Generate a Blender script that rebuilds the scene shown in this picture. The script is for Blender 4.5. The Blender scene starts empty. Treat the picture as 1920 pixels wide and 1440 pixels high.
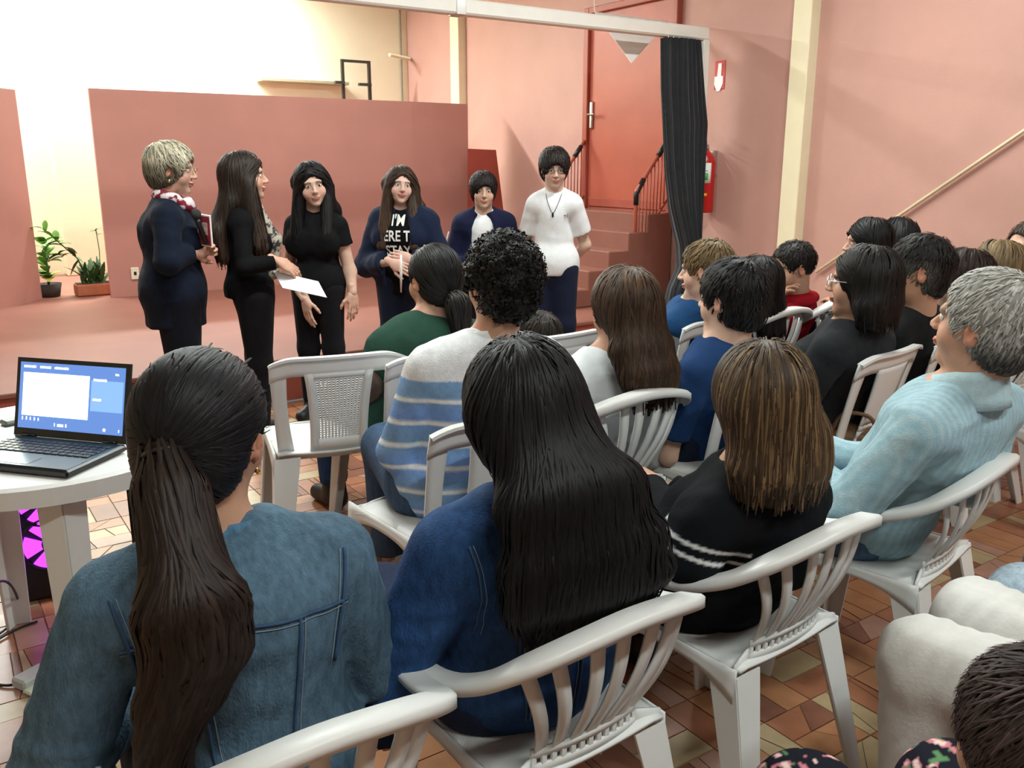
import bpy, math, random
import numpy as np
from mathutils import Vector, Matrix

SC = bpy.context.scene
COL = SC.collection
PI = math.pi
# ------------------------------------------------------------------ camera
F, H, YAW, PITCH = 1650.0, 1.45, math.radians(34.0), math.radians(14.1)
cam = bpy.data.cameras.new('camera')
cam.sensor_width = 36.0
cam.lens = F / 1920.0 * 36.0
cam.clip_start = 0.02
cob = bpy.data.objects.new('camera', cam)
cob.location = (0, 0, H)
cob.rotation_euler = (PI / 2 - PITCH, 0, -YAW)
COL.objects.link(cob)
SC.camera = cob
# ------------------------------------------------------------------ world, exposure
W = bpy.data.worlds.new('world')
W.use_nodes = True
W.node_tree.nodes['Background'].inputs[0].default_value = (0.9, 0.95, 1.0, 1)
W.node_tree.nodes['Background'].inputs[1].default_value = 0.15
SC.world = W
SC.view_settings.view_transform = 'Standard'
SC.view_settings.look = 'None'
SC.view_settings.exposure = 0.15
SC.view_settings.gamma = 1.0
SC.view_settings.use_curve_mapping = False
SC.cycles.use_denoising = True
SC.cycles.max_bounces = 6
SC.cycles.diffuse_bounces = 3
SC.cycles.glossy_bounces = 2
SC.cycles.use_adaptive_sampling = True
SC.cycles.adaptive_threshold = 0.07

# fluorescent tubes: (centre, length axis, length, power)
TUBES = [((1.2, 3.2, 3.3), 'x', 1.5, 72), ((3.8, 3.2, 3.3), 'x', 1.5, 76),
         ((0.6, -0.6, 3.3), 'x', 1.5, 50), ((3.4, -0.6, 3.3), 'x', 1.5, 50),
         ((0.6, 6.9, 3.3), 'x', 1.5, 60), ((3.4, 6.9, 3.3), 'x', 1.5, 60),
         ((0.2, 10.1, 3.6), 'x', 1.8, 190), ((2.6, 10.1, 3.6), 'x', 1.8, 230)]
for c, ax, L, pw in TUBES:
    ld = bpy.data.lights.new('tube_light', 'AREA')
    ld.shape = 'RECTANGLE'; ld.size = L; ld.size_y = 0.16
    ld.energy = pw; ld.color = (0.92, 1.0, 0.97)
    lo = bpy.data.objects.new('tube_light', ld)
    lo.location = (c[0], c[1], c[2] - 0.03)
    COL.objects.link(lo)

# ------------------------------------------------------------------ pixel -> place
_cp, _sp = math.cos(PITCH), math.sin(PITCH)
_cy, _sy = math.cos(YAW), math.sin(YAW)
def _ray(px, py):
    dx, dy = (px - 960) / F, (720 - py) / F
    return dx, _cp + dy * _sp, -_sp + dy * _cp
def _room(X, Y, z):
    return Vector((X * _cy + Y * _sy, -X * _sy + Y * _cy, z))
def at(px, py, Y):                       # point at forward ground distance Y
    a, b, c = _ray(px, py); t = Y / b
    return _room(a * t, Y, H + c * t)
def atz(px, py, z):                      # point at height z
    a, b, c = _ray(px, py); t = (z - H) / c
    return _room(a * t, b * t, z)
def atx(px, py, x):                      # point on the plane room x = const
    a, b, c = _ray(px, py); t = x / (a * _cy + b * _sy)
    return _room(a * t, b * t, H + c * t)
def aty(px, py, y):
    a, b, c = _ray(px, py); t = y / (-a * _sy + b * _cy)
    return _room(a * t, b * t, H + c * t)
def proj(p):
    X = p[0] * _cy - p[1] * _sy; Y = p[0] * _sy + p[1] * _cy; z = p[2] - H
    d = Y * _cp - z * _sp; u = Y * _sp + z * _cp
    return 960 + F * X / d, 720 - F * u / d, d

# ------------------------------------------------------------------ materials
MATS = {}
def mat(name, col=(.5, .5, .5), rough=.6, var=.12, scale=30, bump=0., bscale=200, metal=0, spec=.4, vcol=False,
        emit=None, estr=1., coat=0., sheen=0., trans=0., stretch=None, sss=0., alpha=1.):
    if name in MATS: return MATS[name]
    m = bpy.data.materials.new(name); m.use_nodes = True
    nt = m.node_tree; n = nt.nodes; l = nt.links
    b = n['Principled BSDF']
    b.inputs['Roughness'].default_value = rough
    b.inputs['Metallic'].default_value = metal
    b.inputs['Specular IOR Level'].default_value = spec
    b.inputs['Coat Weight'].default_value = coat
    b.inputs['Sheen Weight'].default_value = sheen
    b.inputs['Alpha'].default_value = alpha
    if trans: b.inputs['Transmission Weight'].default_value = trans
    if sss:
        b.inputs['Subsurface Weight'].default_value = sss
        b.inputs['Subsurface Radius'].default_value = (.02, .008, .004)
    tc = n.new('ShaderNodeTexCoord'); mp = n.new('ShaderNodeMapping')
    l.new(tc.outputs['Object'], mp.inputs[0])
    if stretch: mp.inputs['Scale'].default_value = stretch
    if vcol:
        at_ = n.new('ShaderNodeAttribute'); at_.attribute_name = 'Col'; base = at_.outputs['Color']
    else:
        rgb = n.new('ShaderNodeRGB'); rgb.outputs[0].default_value = (*col, 1); base = rgb.outputs[0]
    if var:
        ns = n.new('ShaderNodeTexNoise'); ns.inputs['Scale'].default_value = scale; ns.inputs['Detail'].default_value = 5
        l.new(mp.outputs[0], ns.inputs['Vector'])
        mr = n.new('ShaderNodeMapRange'); mr.inputs[1].default_value = .25; mr.inputs[2].default_value = .75
        mr.inputs[3].default_value = 1 - var; mr.inputs[4].default_value = 1 + var
        l.new(ns.outputs[0], mr.inputs[0])
        mx = n.new('ShaderNodeVectorMath'); mx.operation = 'SCALE'
        l.new(base, mx.inputs[0]); l.new(mr.outputs[0], mx.inputs['Scale'])
        base = mx.outputs[0]
    l.new(base, b.inputs['Base Color'])
    if bump:
        nb = n.new('ShaderNodeTexNoise'); nb.inputs['Scale'].default_value = bscale; nb.inputs['Detail'].default_value = 3
        l.new(mp.outputs[0], nb.inputs['Vector'])
        bp = n.new('ShaderNodeBump'); bp.inputs['Strength'].default_value = bump; bp.inputs['Distance'].default_value = .01
        l.new(nb.outputs[0], bp.inputs['Height']); l.new(bp.outputs[0], b.inputs['Normal'])
    if emit:
        b.inputs['Emission Color'].default_value = (*emit, 1); b.inputs['Emission Strength'].default_value = estr
    MATS[name] = m
    return m
def srgb(r, g, b):
    return tuple(((c / 255) / 12.92 if c / 255 <= .04045 else ((c / 255 + .055) / 1.055) ** 2.4) for c in (r, g, b))

# ------------------------------------------------------------------ mesh helpers
def mesh_np(name, V, faces, smooth=True, col=None):
    """V (n,3), faces: list of int arrays (m,3) / (m,4)"""
    me = bpy.data.meshes.new(name)
    if not isinstance(faces, list): faces = [faces]
    faces = [np.asarray(f, dtype=np.int32) for f in faces if len(f)]
    me.vertices.add(len(V)); me.vertices.foreach_set('co', np.asarray(V, dtype=np.float32).ravel())
    nl = sum(f.size for f in faces); npoly = sum(len(f) for f in faces)
    me.loops.add(nl); me.polygons.add(npoly)
    me.loops.foreach_set('vertex_index', np.concatenate([f.ravel() for f in faces]))
    st = []; o = 0
    for f in faces:
        k = f.shape[1]; st.append(o + np.arange(len(f)) * k); o += f.size
    me.polygons.foreach_set('loop_start', np.concatenate(st).astype(np.int32))
    me.polygons.foreach_set('use_smooth', np.full(npoly, smooth, dtype=bool))
    if col is not None:
        ca = me.color_attributes.new('Col', 'FLOAT_COLOR', 'POINT')
        c4 = np.ones((len(V), 4), dtype=np.float32); c4[:, :3] = col
        ca.data.foreach_set('color', c4.ravel())
    me.update(calc_edges=True); me.validate()
    return me
def link(name, me, m=None, parent=None, loc=None, rz=0.):
    o = bpy.data.objects.new(name, me); COL.objects.link(o)
    if m is not None and me is not None and not len(me.materials):
        for q in (m if isinstance(m, (list, tuple)) else [m]): me.materials.append(q)
    if parent is not None: o.parent = parent
    if loc is not None: o.location = loc
    if rz: o.rotation_euler = (0, 0, rz)
    return o
def tag(o, label, cat=None, group=None, kind=None):
    if label: o['label'] = label
    if cat: o['category'] = cat
    if group: o['group'] = group
    if kind: o['kind'] = kind
    return o
def empty(name, loc, rz=0.):
    o = bpy.data.objects.new(name, None); o.empty_display_size = .1
    COL.objects.link(o); o.location = loc; o.rotation_euler = (0, 0, rz)
    return o
class MB:
    """collects quads / tris"""
    def __init__(s): s.v = []; s.q = []; s.t = []; s.n = 0
    def add(s, V, Q=(), T=()):
        V = np.asarray(V, dtype=float).reshape(-1, 3); s.v.append(V)
        if len(Q): s.q.append(np.asarray(Q, dtype=int) + s.n)
        if len(T): s.t.append(np.asarray(T, dtype=int) + s.n)
        s.n += len(V); return s
    def box(s, c, d, R=None, bev=0.):
        h = np.array(d) / 2.
        if bev <= 0:
            V = np.array([(x, y, z) for x in (-1, 1) for y in (-1, 1) for z in (-1, 1)]) * h
            Q = [(0, 1, 3, 2), (4, 6, 7, 5), (0, 4, 5, 1), (2, 3, 7, 6), (0, 2, 6, 4), (1, 5, 7, 3)]
            T = []
        else:
            bev = min(bev, h.min() * .9)
            V = []; idx = {}
            for x in (-1, 1):
                for y in (-1, 1):
                    for z in (-1, 1):
                        for a in range(3):
                            p = np.array([x, y, z]) * (h - bev); p[a] = (x, y, z)[a] * h[a]
                            idx[(x, y, z, a)] = len(V); V.append(p)
            Q = []; T = []
            for a in range(3):
                b_, c_ = (a + 1) % 3, (a + 2) % 3
                for sg in (-1, 1):
                    f = []
                    for (u, w) in ((-1, -1), (1, -1), (1, 1), (-1, 1)):
                        k = [0, 0, 0]; k[a] = sg; k[b_] = u; k[c_] = w
                        f.append(idx[(*k, a)])
                    Q.append(f if sg > 0 else f[::-1])
            for a in range(3):
                b_, c_ = (a + 1) % 3, (a + 2) % 3
                for u in (-1, 1):
                    for w in (-1, 1):
                        k0 = [0, 0, 0]; k1 = [0, 0, 0]
                        k0[a] = -1; k1[a] = 1
                        for k in (k0, k1): k[b_] = u; k[c_] = w
                        f = [idx[(*k0, b_)], idx[(*k1, b_)], idx[(*k1, c_)], idx[(*k0, c_)]]
                        Q.append(f if u * w < 0 else f[::-1])
            for x in (-1, 1):
                for y in (-1, 1):
                    for z in (-1, 1):
                        f = [idx[(x, y, z, 0)], idx[(x, y, z, 1)], idx[(x, y, z, 2)]]
                        T.append(f if x * y * z > 0 else f[::-1])
            V = np.array(V)
        if R is not None: V = V @ np.array(R).T
        return s.add(V + np.array(c), Q, T)
    def tube(s, pts, r, n=8, cap=True):
        pts = np.asarray(pts, dtype=float); m = len(pts)
        r = np.broadcast_to(np.asarray(r, dtype=float), (m,))
        t = np.gradient(pts, axis=0); t /= np.linalg.norm(t, axis=1)[:, None] + 1e-9
        ref = np.array([0, 0, 1.]) if abs(t[:, 2]).mean() < .8 else np.array([1., 0, 0])
        a = np.cross(t, ref); a /= np.linalg.norm(a, axis=1)[:, None] + 1e-9
        b = np.cross(t, a)
        th = np.arange(n) * 2 * PI / n
        V = pts[:, None] + r[:, None, None] * (np.cos(th)[None, :, None] * a[:, None] + np.sin(th)[None, :, None] * b[:, None])
        Q = [(i * n + j, i * n + (j + 1) % n, (i + 1) * n + (j + 1) % n, (i + 1) * n + j) for i in range(m - 1) for j in range(n)]
        V = V.reshape(-1, 3); T = []
        if cap:
            V = np.vstack([V, pts[:1], pts[-1:]])
            T = [(m * n, (j + 1) % n, j) for j in range(n)] + [(m * n + 1, (m - 1) * n + j, (m - 1) * n + (j + 1) % n) for j in range(n)]
        return s.add(V, Q, T)
    def slab(s, fn, nu, nv, th, nrm=None):
        """thick patch: fn(u,v)->point, th thickness along the normal"""
        U, Vv = np.meshgrid(np.linspace(0, 1, nu + 1), np.linspace(0, 1, nv + 1), indexing='ij')
        P = np.array([fn(u, v) for u, v in zip(U.ravel(), Vv.ravel())], dtype=float).reshape(nu + 1, nv + 1, 3)
        if nrm is None:
            N = np.cross(np.gradient(P, axis=0), np.gradient(P, axis=1)); N /= np.linalg.norm(N, axis=2)[..., None] + 1e-12
        else: N = np.broadcast_to(np.array(nrm, dtype=float), P.shape)
        A = (P + N * th / 2).reshape(-1, 3); B = (P - N * th / 2).reshape(-1, 3)
        k = nv + 1; o = len(A); Q = []
        for i in range(nu):
            for j in range(nv):
                a, b, c, d = i * k + j, (i + 1) * k + j, (i + 1) * k + j + 1, i * k + j + 1
                Q.append((a, b, c, d)); Q.append((o + a, o + d, o + c, o + b))
        rim = [i * k for i in range(nu + 1)] + [nu * k + j for j in range(1, nv + 1)] + [i * k + nv for i in range(nu - 1, -1, -1)] + [j for j in range(nv - 1, 0, -1)]
        for a, b in zip(rim, rim[1:] + rim[:1]): Q.append((b, a, o + a, o + b))
        return s.add(np.vstack([A, B]), Q)
    def sweep(s, pts, sec, up=(0, 0, 1), closed=False):
        """sec: (m,2) in (side, up) frame, may be array (n,m,2)"""
        pts = np.asarray(pts, dtype=float); n = len(pts)
        sec = np.asarray(sec, dtype=float)
        if sec.ndim == 2: sec = np.broadcast_to(sec, (n,) + sec.shape)
        m = sec.shape[1]
        t = np.gradient(pts, axis=0); t /= np.linalg.norm(t, axis=1)[:, None]
        up = np.broadcast_to(np.array(up, dtype=float), pts.shape)
        sd = np.cross(t, up); sd /= np.linalg.norm(sd, axis=1)[:, None]
        u2 = np.cross(sd, t)
        V = pts[:, None] + sec[..., :1] * sd[:, None] + sec[..., 1:] * u2[:, None]
        Q = [(i * m + j, i * m + (j + 1) % m, (i + 1) * m + (j + 1) % m, (i + 1) * m + j) for i in range(n - 1) for j in range(m)]
        V = V.reshape(-1, 3)
        V = np.vstack([V, pts[:1] + (sec[0].mean(0)[0] * sd[0] + sec[0].mean(0)[1] * u2[0]), pts[-1:] + (sec[-1].mean(0)[0] * sd[-1] + sec[-1].mean(0)[1] * u2[-1])])
        T = [(n * m, (j + 1) % m, j) for j in range(m)] + [(n * m + 1, (n - 1) * m + j, (n - 1) * m + (j + 1) % m) for j in range(m)]
        return s.add(V, Q, T)
    def lathe(s, prof, n=20, c=(0, 0, 0)):
        prof = np.array(prof, dtype=float); m = len(prof); th = np.arange(n) * 2 * PI / n
        V = np.stack([prof[:, None, 0] * np.cos(th), prof[:, None, 0] * np.sin(th), np.broadcast_to(prof[:, None, 1], (m, n))], -1).reshape(-1, 3) + np.array(c)
        Q = [(i * n + j, i * n + (j + 1) % n, (i + 1) * n + (j + 1) % n, (i + 1) * n + j) for i in range(m - 1) for j in range(n)]
        return s.add(V, Q)
    def prism(s, poly, z0, z1):
        n = len(poly); V = [(x, y, z0) for x, y in poly] + [(x, y, z1) for x, y in poly] + [tuple(np.mean(poly, axis=0)) + (z0,), tuple(np.mean(poly, axis=0)) + (z1,)]
        Q = [(i, (i + 1) % n, n + (i + 1) % n, n + i) for i in range(n)]
        T = [(2 * n, (i + 1) % n, i) for i in range(n)] + [(2 * n + 1, n + i, n + (i + 1) % n) for i in range(n)]
        return s.add(V, Q, T)
    def mesh(s, name, smooth=False, col=None):
        V = np.vstack(s.v); fs = []
        if s.q: fs.append(np.vstack(s.q))
        if s.t: fs.append(np.vstack(s.t))
        return mesh_np(name, V, fs, smooth, col)
    def build(s, name, m, parent=None, smooth=False, loc=None, rz=0.):
        return link(name, s.mesh(name, smooth), m, parent, loc, rz)
def spline(pts, n):
    """Catmull-Rom through pts, n samples"""
    P = np.array(pts, dtype=float); P = np.vstack([2 * P[0] - P[1], P, 2 * P[-1] - P[-2]])
    out = []
    for t in np.linspace(0, len(pts) - 1 - 1e-6, n):
        i = int(t); f = t - i; a, b, c, d = P[i:i + 4]
        out.append(.5 * ((2 * b) + (c - a) * f + (2 * a - 5 * b + 4 * c - d) * f * f + (3 * b - a - 3 * c + d) * f ** 3))
    return np.array(out)
def rotz(a):
    c, s_ = math.cos(a), math.sin(a); return np.array([[c, -s_, 0], [s_, c, 0], [0, 0, 1.]])
def rotx(a):
    c, s_ = math.cos(a), math.sin(a); return np.array([[1., 0, 0], [0, c, -s_], [0, s_, c]])
def roty(a):
    c, s_ = math.cos(a), math.sin(a); return np.array([[c, 0, s_], [0, 1., 0], [-s_, 0, c]])
def copy_tree(o, parent=None):
    c = o.copy(); COL.objects.link(c)
    if parent is not None: c.parent = parent
    for ch in list(o.children): copy_tree(ch, c)
    return c

# ------------------------------------------------------------------ noise
_rs = np.random.RandomState(5)
_lat = _rs.rand(32, 32, 32).astype(np.float32) * 2 - 1
def vnoise(P, sc):
    q = np.asarray(P) * np.asarray(sc); i = np.floor(q).astype(int); f = q - i; f = f * f * (3 - 2 * f); i &= 31; j = (i + 1) & 31
    x0, y0, z0 = i.T; x1, y1, z1 = j.T; fx, fy, fz = f.T
    a = _lat[x0, y0, z0] * (1 - fx) + _lat[x1, y0, z0] * fx; b = _lat[x0, y1, z0] * (1 - fx) + _lat[x1, y1, z0] * fx
    c = _lat[x0, y0, z1] * (1 - fx) + _lat[x1, y0, z1] * fx; d = _lat[x0, y1, z1] * (1 - fx) + _lat[x1, y1, z1] * fx
    return (a * (1 - fy) + b * fy) * (1 - fz) + (c * (1 - fy) + d * fy) * fz

# ------------------------------------------------------------------ signed distance modelling
class SDF:
    def __init__(s): s.p = []; s.post = None
    def cap(s, a, b, ra, rb=None, k=.02, flat=False, sq=None, op='u'):
        a = np.array(a, dtype=float); b = np.array(b, dtype=float); rb = ra if rb is None else rb
        R = max(ra, rb) * (max(1, sq[1]) if sq else 1) + k
        s.p.append(('c', (a, b, ra, rb, flat, sq), op, k, np.minimum(a, b) - R, np.maximum(a, b) + R)); return s
    def ell(s, c, r, R=None, k=.02, op='u'):
        c = np.array(c, dtype=float); r = np.broadcast_to(np.array(r, dtype=float), (3,)); R = np.eye(3) if R is None else np.array(R)
        e = np.sqrt(((R * r) ** 2).sum(1)) + k
        s.p.append(('e', (c, r, R), op, k, c - e, c + e)); return s
    def plane(s, c, n, k=.01, op='i'):
        n = np.array(n, dtype=float); s.p.append(('h', (np.array(c, dtype=float), n / np.linalg.norm(n)), op, k, None, None)); return s
    @staticmethod
    def prim(kind, a, P):
        if kind == 'c':
            p, q, ra, rb, flat, sq = a
            X = P - p; d = q - p
            if sq is not None:
                ax = np.array(sq[0], dtype=float); ax = ax / np.linalg.norm(ax)
                X = X + ax * ((X @ ax) * (1 / sq[1] - 1))[:, None]; d = d + ax * ((d @ ax) * (1 / sq[1] - 1))
            L2 = d @ d + 1e-12; t = X @ d / L2; tc = np.clip(t, 0, 1)
            D = np.linalg.norm(X - tc[:, None] * d, axis=1) - (ra + (rb - ra) * tc)
            if flat: D = np.maximum(D, (t - 1) * math.sqrt(L2))
            return D
        if kind == 'e':
            c, r, R = a
            X = (P - c) @ R; k0 = np.linalg.norm(X / r, axis=1); k1 = np.linalg.norm(X / (r * r), axis=1) + 1e-9
            return k0 * (k0 - 1) / k1
        c, n = a
        return (P - c) @ n
    @staticmethod
    def comb(A, B, op, k):
        if op == 'u':
            h = np.clip(.5 + .5 * (A - B) / k, 0, 1); return A + (B - A) * h - k * h * (1 - h)
        if op == 's': B = -B
        h = np.clip(.5 - .5 * (A - B) / k, 0, 1); return A + (B - A) * h + k * h * (1 - h)
    def val(s, P):
        D = np.full(len(P), 1.)
        for kind, a, op, k, lo, hi in s.p: D = s.comb(D, s.prim(kind, a, P), op, k)
        if s.post: D = D + s.post(P)
        return D
    def grad(s, P, e=.004):
        g = np.stack([s.val(P + e * d) - s.val(P - e * d) for d in np.eye(3)], 1)
        return g / (np.linalg.norm(g, axis=1)[:, None] + 1e-9)
    def grid(s, h, fine=()):
        """axis coordinates; fine = [(lo,hi,h)] boxes with a smaller step"""
        lo = np.min([p[4] for p in s.p if p[4] is not None and p[2] == 'u'], 0); hi = np.max([p[5] for p in s.p if p[5] is not None and p[2] == 'u'], 0)
        ax = []
        for i in range(3):
            c = [lo[i] - h]
            while c[-1] < hi[i] + h:
                st = h; x = c[-1]
                for fl, fh, fhh in fine:
                    if fl[i] - 1e-9 <= x < fh[i]: st = min(st, fhh)
                    elif x < fl[i] < x + st: st = max(fl[i] - x, fhh * .5)
                c.append(x + st)
            ax.append(np.array(c))
        return ax
    def field(s, ax):
        xs, ys, zs = ax
        D = np.full((len(xs), len(ys), len(zs)), 1., dtype=np.float32)
        mg = max(np.max(np.diff(a)) for a in ax) * 1.5
        for kind, a, op, k, lo, hi in s.p:
            if lo is None: sl = [slice(0, len(x)) for x in ax]
            else: sl = [slice(max(0, np.searchsorted(x, l - mg)), np.searchsorted(x, h_ + mg) + 1) for x, l, h_ in zip(ax, lo, hi)]
            sub = D[sl[0], sl[1], sl[2]]
            if sub.size == 0: continue
            G = np.stack(np.meshgrid(xs[sl[0]], ys[sl[1]], zs[sl[2]], indexing='ij'), -1).reshape(-1, 3)
            D[sl[0], sl[1], sl[2]] = s.comb(sub.ravel(), s.prim(kind, a, G), op, k).reshape(sub.shape)
        if s.post:
            m = np.abs(D) < .06; I = np.argwhere(m)
            P = np.stack([xs[I[:, 0]], ys[I[:, 1]], zs[I[:, 2]]], 1)
            D[m] += s.post(P)
        return D
    def mesh(s, h, fine=()):
        ax = s.grid(h, fine); D = s.field(ax)
        return nets(D, ax)
_E = [((i, j, k), (i + a, j + b, k + c)) for (a, b, c) in ((1, 0, 0), (0, 1, 0), (0, 0, 1)) for i in range(2 - a) for j in range(2 - b) for k in range(2 - c)]
def nets(D, ax):
    S = D < 0
    c = np.zeros(tuple(n - 1 for n in D.shape), dtype=np.int8)
    for i in (0, 1):
        for j in (0, 1):
            for k in (0, 1): c += S[i:D.shape[0] - 1 + i, j:D.shape[1] - 1 + j, k:D.shape[2] - 1 + k]
    act = (c > 0) & (c < 8); I = np.argwhere(act)
    idx = np.full(act.shape, -1, dtype=np.int32); idx[act] = np.arange(len(I))
    acc = np.zeros((len(I), 3)); cnt = np.zeros(len(I))
    co = [np.asarray(a) for a in ax]
    def pos(J): return np.stack([co[0][J[:, 0]], co[1][J[:, 1]], co[2][J[:, 2]]], 1)
    for a, b in _E:
        A = I + a; B = I + b
        da = D[A[:, 0], A[:, 1], A[:, 2]]; db = D[B[:, 0], B[:, 1], B[:, 2]]
        m = (da < 0) != (db < 0)
        t = (da[m] / (da[m] - db[m]))[:, None]
        acc[m] += pos(A[m]) * (1 - t) + pos(B[m]) * t; cnt[m] += 1
    V = acc / cnt[:, None]; Q = []
    for axn in range(3):
        u, w = (axn + 1) % 3, (axn + 2) % 3
        s0 = [slice(None)] * 3; s1 = [slice(None)] * 3
        s0[axn] = slice(0, -1); s1[axn] = slice(1, None)
        for q in (u, w): s0[q] = slice(1, -1); s1[q] = slice(1, -1)
        A = S[tuple(s0)]; B = S[tuple(s1)]
        J = np.argwhere(A != B)
        if not len(J): continue
        inside = A[J[:, 0], J[:, 1], J[:, 2]]
        J[:, u] += 1; J[:, w] += 1
        def cell(du, dw):
            K = J.copy(); K[:, u] += du; K[:, w] += dw; return idx[K[:, 0], K[:, 1], K[:, 2]]
        q = np.stack([cell(-1, -1), cell(0, -1), cell(0, 0), cell(-1, 0)], 1)
        q[~inside] = q[~inside][:, ::-1]
        Q.append(q)
    Q = np.vstack(Q)
    return V, Q[(Q >= 0).all(1)]
# ------------------------------------------------------------------ the setting
XW, YST, ZST, YB, YP = 5.6, 5.2, 0.27, 10.71, 8.6
XL, YR, ZC = -4.0, -3.5, 4.0
C_SALMON = (.53, .295, .245)
M_sal = mat('salmon_wall_paint', C_SALMON, .62, .05, 3, .06, 60)
M_panel = mat('panel_paint', (.45, .205, .165), .6, .05, 3, .04, 60)
M_cream = mat('cream_wall_paint', (.86, .80, .60), .6, .04, 3, .05, 50)
M_white = mat('white_paint', (.85, .84, .78), .5, .03, 8)
M_pilcream = mat('cream_pillar_paint', (.80, .72, .50), .5, .03, 8)
M_ceil = mat('ceiling_paint', (.8, .8, .76), .8, .03, 4)
M_redfloor = mat('stage_red_paint', (.25, .10, .072), .55, .12, 2.5, .03, 30, spec=.25)
M_riser = mat('riser_red_paint', (.34, .085, .055), .5, .1, 4)
M_door = mat('door_red_enamel', (.42, .10, .06), .42, .08, 3)
M_doorframe = mat('door_frame_paint', (.36, .08, .05), .45, .06, 5)
M_grout = mat('floor_grout', (.27, .14, .09), .7, .2, 12)
M_dark = mat('black_plastic', (.012, .012, .014), .4, .1, 30)
M_steel = mat('steel', (.6, .6, .58), .3, .05, 20, metal=1)
def struct(name, mb, m, parent=None, label=None):
    o = mb.build(name, m, parent)
    if parent is None: o['kind'] = 'structure'
    if label: o['label'] = label
    return o
def wbox(x0, x1, y0, y1, z0, z1, bev=0.):
    return MB().box(((x0 + x1) / 2, (y0 + y1) / 2, (z0 + z1) / 2), (x1 - x0, y1 - y0, z1 - z0), bev=bev)
floor = struct('floor', wbox(XL, XW, YR, YST, -.1, -.004), M_grout, label='terracotta and beige ceramic tiled floor of the hall')
wr = struct('wall_right', wbox(XW, XW + .2, YR, YB, 0, ZC), M_sal, label='salmon painted side wall of the hall')
struct('wall_back', wbox(XL, XW + .2, YB, YB + .2, 0, ZC), M_cream, label='bright cream wall behind the stage panels')
struct('wall_left', wbox(XL - .2, XL, YR, YB + .2, 0, ZC), M_cream, label='cream side wall out of view')
struct('wall_rear', wbox(XL, XW, YR - .2, YR, 0, ZC), M_sal, label='wall behind the audience')
struct('ceiling', wbox(XL - .2, XW + .2, YR - .2, YB + .2, ZC, ZC + .1), M_ceil, label='pale flat ceiling')
stg = tag(empty('stage', (0, 0, 0)), 'low red painted stage platform across the hall', kind='structure')
wbox(XL, XW, YST + .02, YB, 0, ZST - .03).build('riser', M_riser, stg)
wbox(XL, XW, YST, YB, ZST - .03, ZST, .006).build('deck', M_redfloor, stg)
# pillars on the side wall
def pillar(y0, y1, label, d=.10):
    o = wbox(XW - d, XW + .01, y0, y1, 0 if y0 < YST else ZST, ZC, .006).build('pillar', M_pilcream)
    return tag(o, label, kind='structure')
pillar(4.36, 4.52, 'cream pillar on the salmon wall beside the fire extinguisher')
pillar(9.26, 9.45, 'cream pillar on the side wall behind the long stage panel')
# pilaster of the back wall, seen in the gap of the panels
tag(wbox(1.33, 1.86, YB - .22, YB + .02, ZST, ZC, .01).build('pillar', M_pilcream), 'cream pilaster of the back wall above the plants', kind='structure')
# sloping pipe along the side wall
p0, p1 = atx(1530, 510, XW - .03), atx(1920, 245, XW - .03)
p1 = p0 + (p1 - p0) * 2.9
tag(MB().tube([p0, p1], .011, 10).build('wall_pipe', M_pilcream, smooth=True), 'thin cream pipe running aslant up the salmon wall', 'pipe')

# ---------------------------------------------------------------- stage panels
def panel_path(pts, z0, z1, th, name, label):
    mb = MB()
    P = np.array(pts)
    def fn(u, v):
        t = u * (len(P) - 1); i = min(int(t), len(P) - 2); f = t - i
        q = P[i] * (1 - f) + P[i + 1] * f
        return (q[0], q[1], z0 + (z1 - z0) * v)
    mb.slab(fn, (len(P) - 1) * 2, 1, th)
    return tag(mb.build(name, M_panel), label, 'panel')
panel_path([(1.42, YP), (2.5, YP), (3.82, YP), (4.5, YP - .03), (5.2, YP)], ZST, 2.07, .05, 'stage_panel', 'long salmon stage panel behind the standing group')
cv = [(-1.2, 6.4), (-.75, 7.1), (-.2, 7.75), (.2, 8.15), (.52, 8.42), (.87, 8.84)]
panel_path(spline([(x, y, 0) for x, y in cv], 16)[:, :2], ZST, 2.05, .05, 'stage_panel', 'curved salmon stage panel left of the potted plants')
# dark red board leaning by the end of the panel
mb = MB()
q = [aty(882, 279, 8.3), aty(930, 281, 8.3), aty(962, 520, 8.3), aty(882, 530, 8.3)]
z0 = ZST
pp = [(q[0].x, q[0].z), (q[1].x, q[1].z), (q[2].x - .03, z0), (q[3].x, z0)]
V = [(x, 8.36, z) for x, z in pp] + [(x, 8.30, z) for x, z in pp]
mb.add(V, [(0, 1, 2, 3), (7, 6, 5, 4), (0, 4, 5, 1), (1, 5, 6, 2), (2, 6, 7, 3), (3, 7, 4, 0)])
tag(mb.build('leaning_board', mat('dark_red_board', (.30, .055, .035), .5, .08, 6)), 'dark red board standing at the end of the long stage panel', 'board')

# ---------------------------------------------------------------- door up the stairs
dr = tag(empty('door_1', (XW, 6.35, 1.02)), 'red metal double-height door at the top of the small stair', kind='structure')
ZD0, ZD1, DY0, DY1 = 1.02, 2.80, 5.80, 6.93
wbox(-.02, .04, DY0 - 6.35, DY1 - 6.35, 0, ZD1 - ZD0).build('door_leaf', M_door, dr)
for nm, b in (('frame_side', (DY1 - 6.35, DY1 - 6.35 + .07, 0, ZD1 - ZD0 + .06)), ('frame_side', (DY0 - 6.35 - .05, DY0 - 6.35, 0, ZD1 - ZD0 + .06)), ('frame_head', (DY0 - 6.35, DY1 - 6.35, ZD1 - ZD0, ZD1 - ZD0 + .06))):
    wbox(-.06, .02, b[0], b[1], b[2], b[3], .006).build(nm, M_doorframe, dr)
wbox(-.035, -.02, DY0 - 6.33, DY1 - 6.37, .02, .10, .004).build('kick_plate', M_doorframe, dr)
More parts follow.
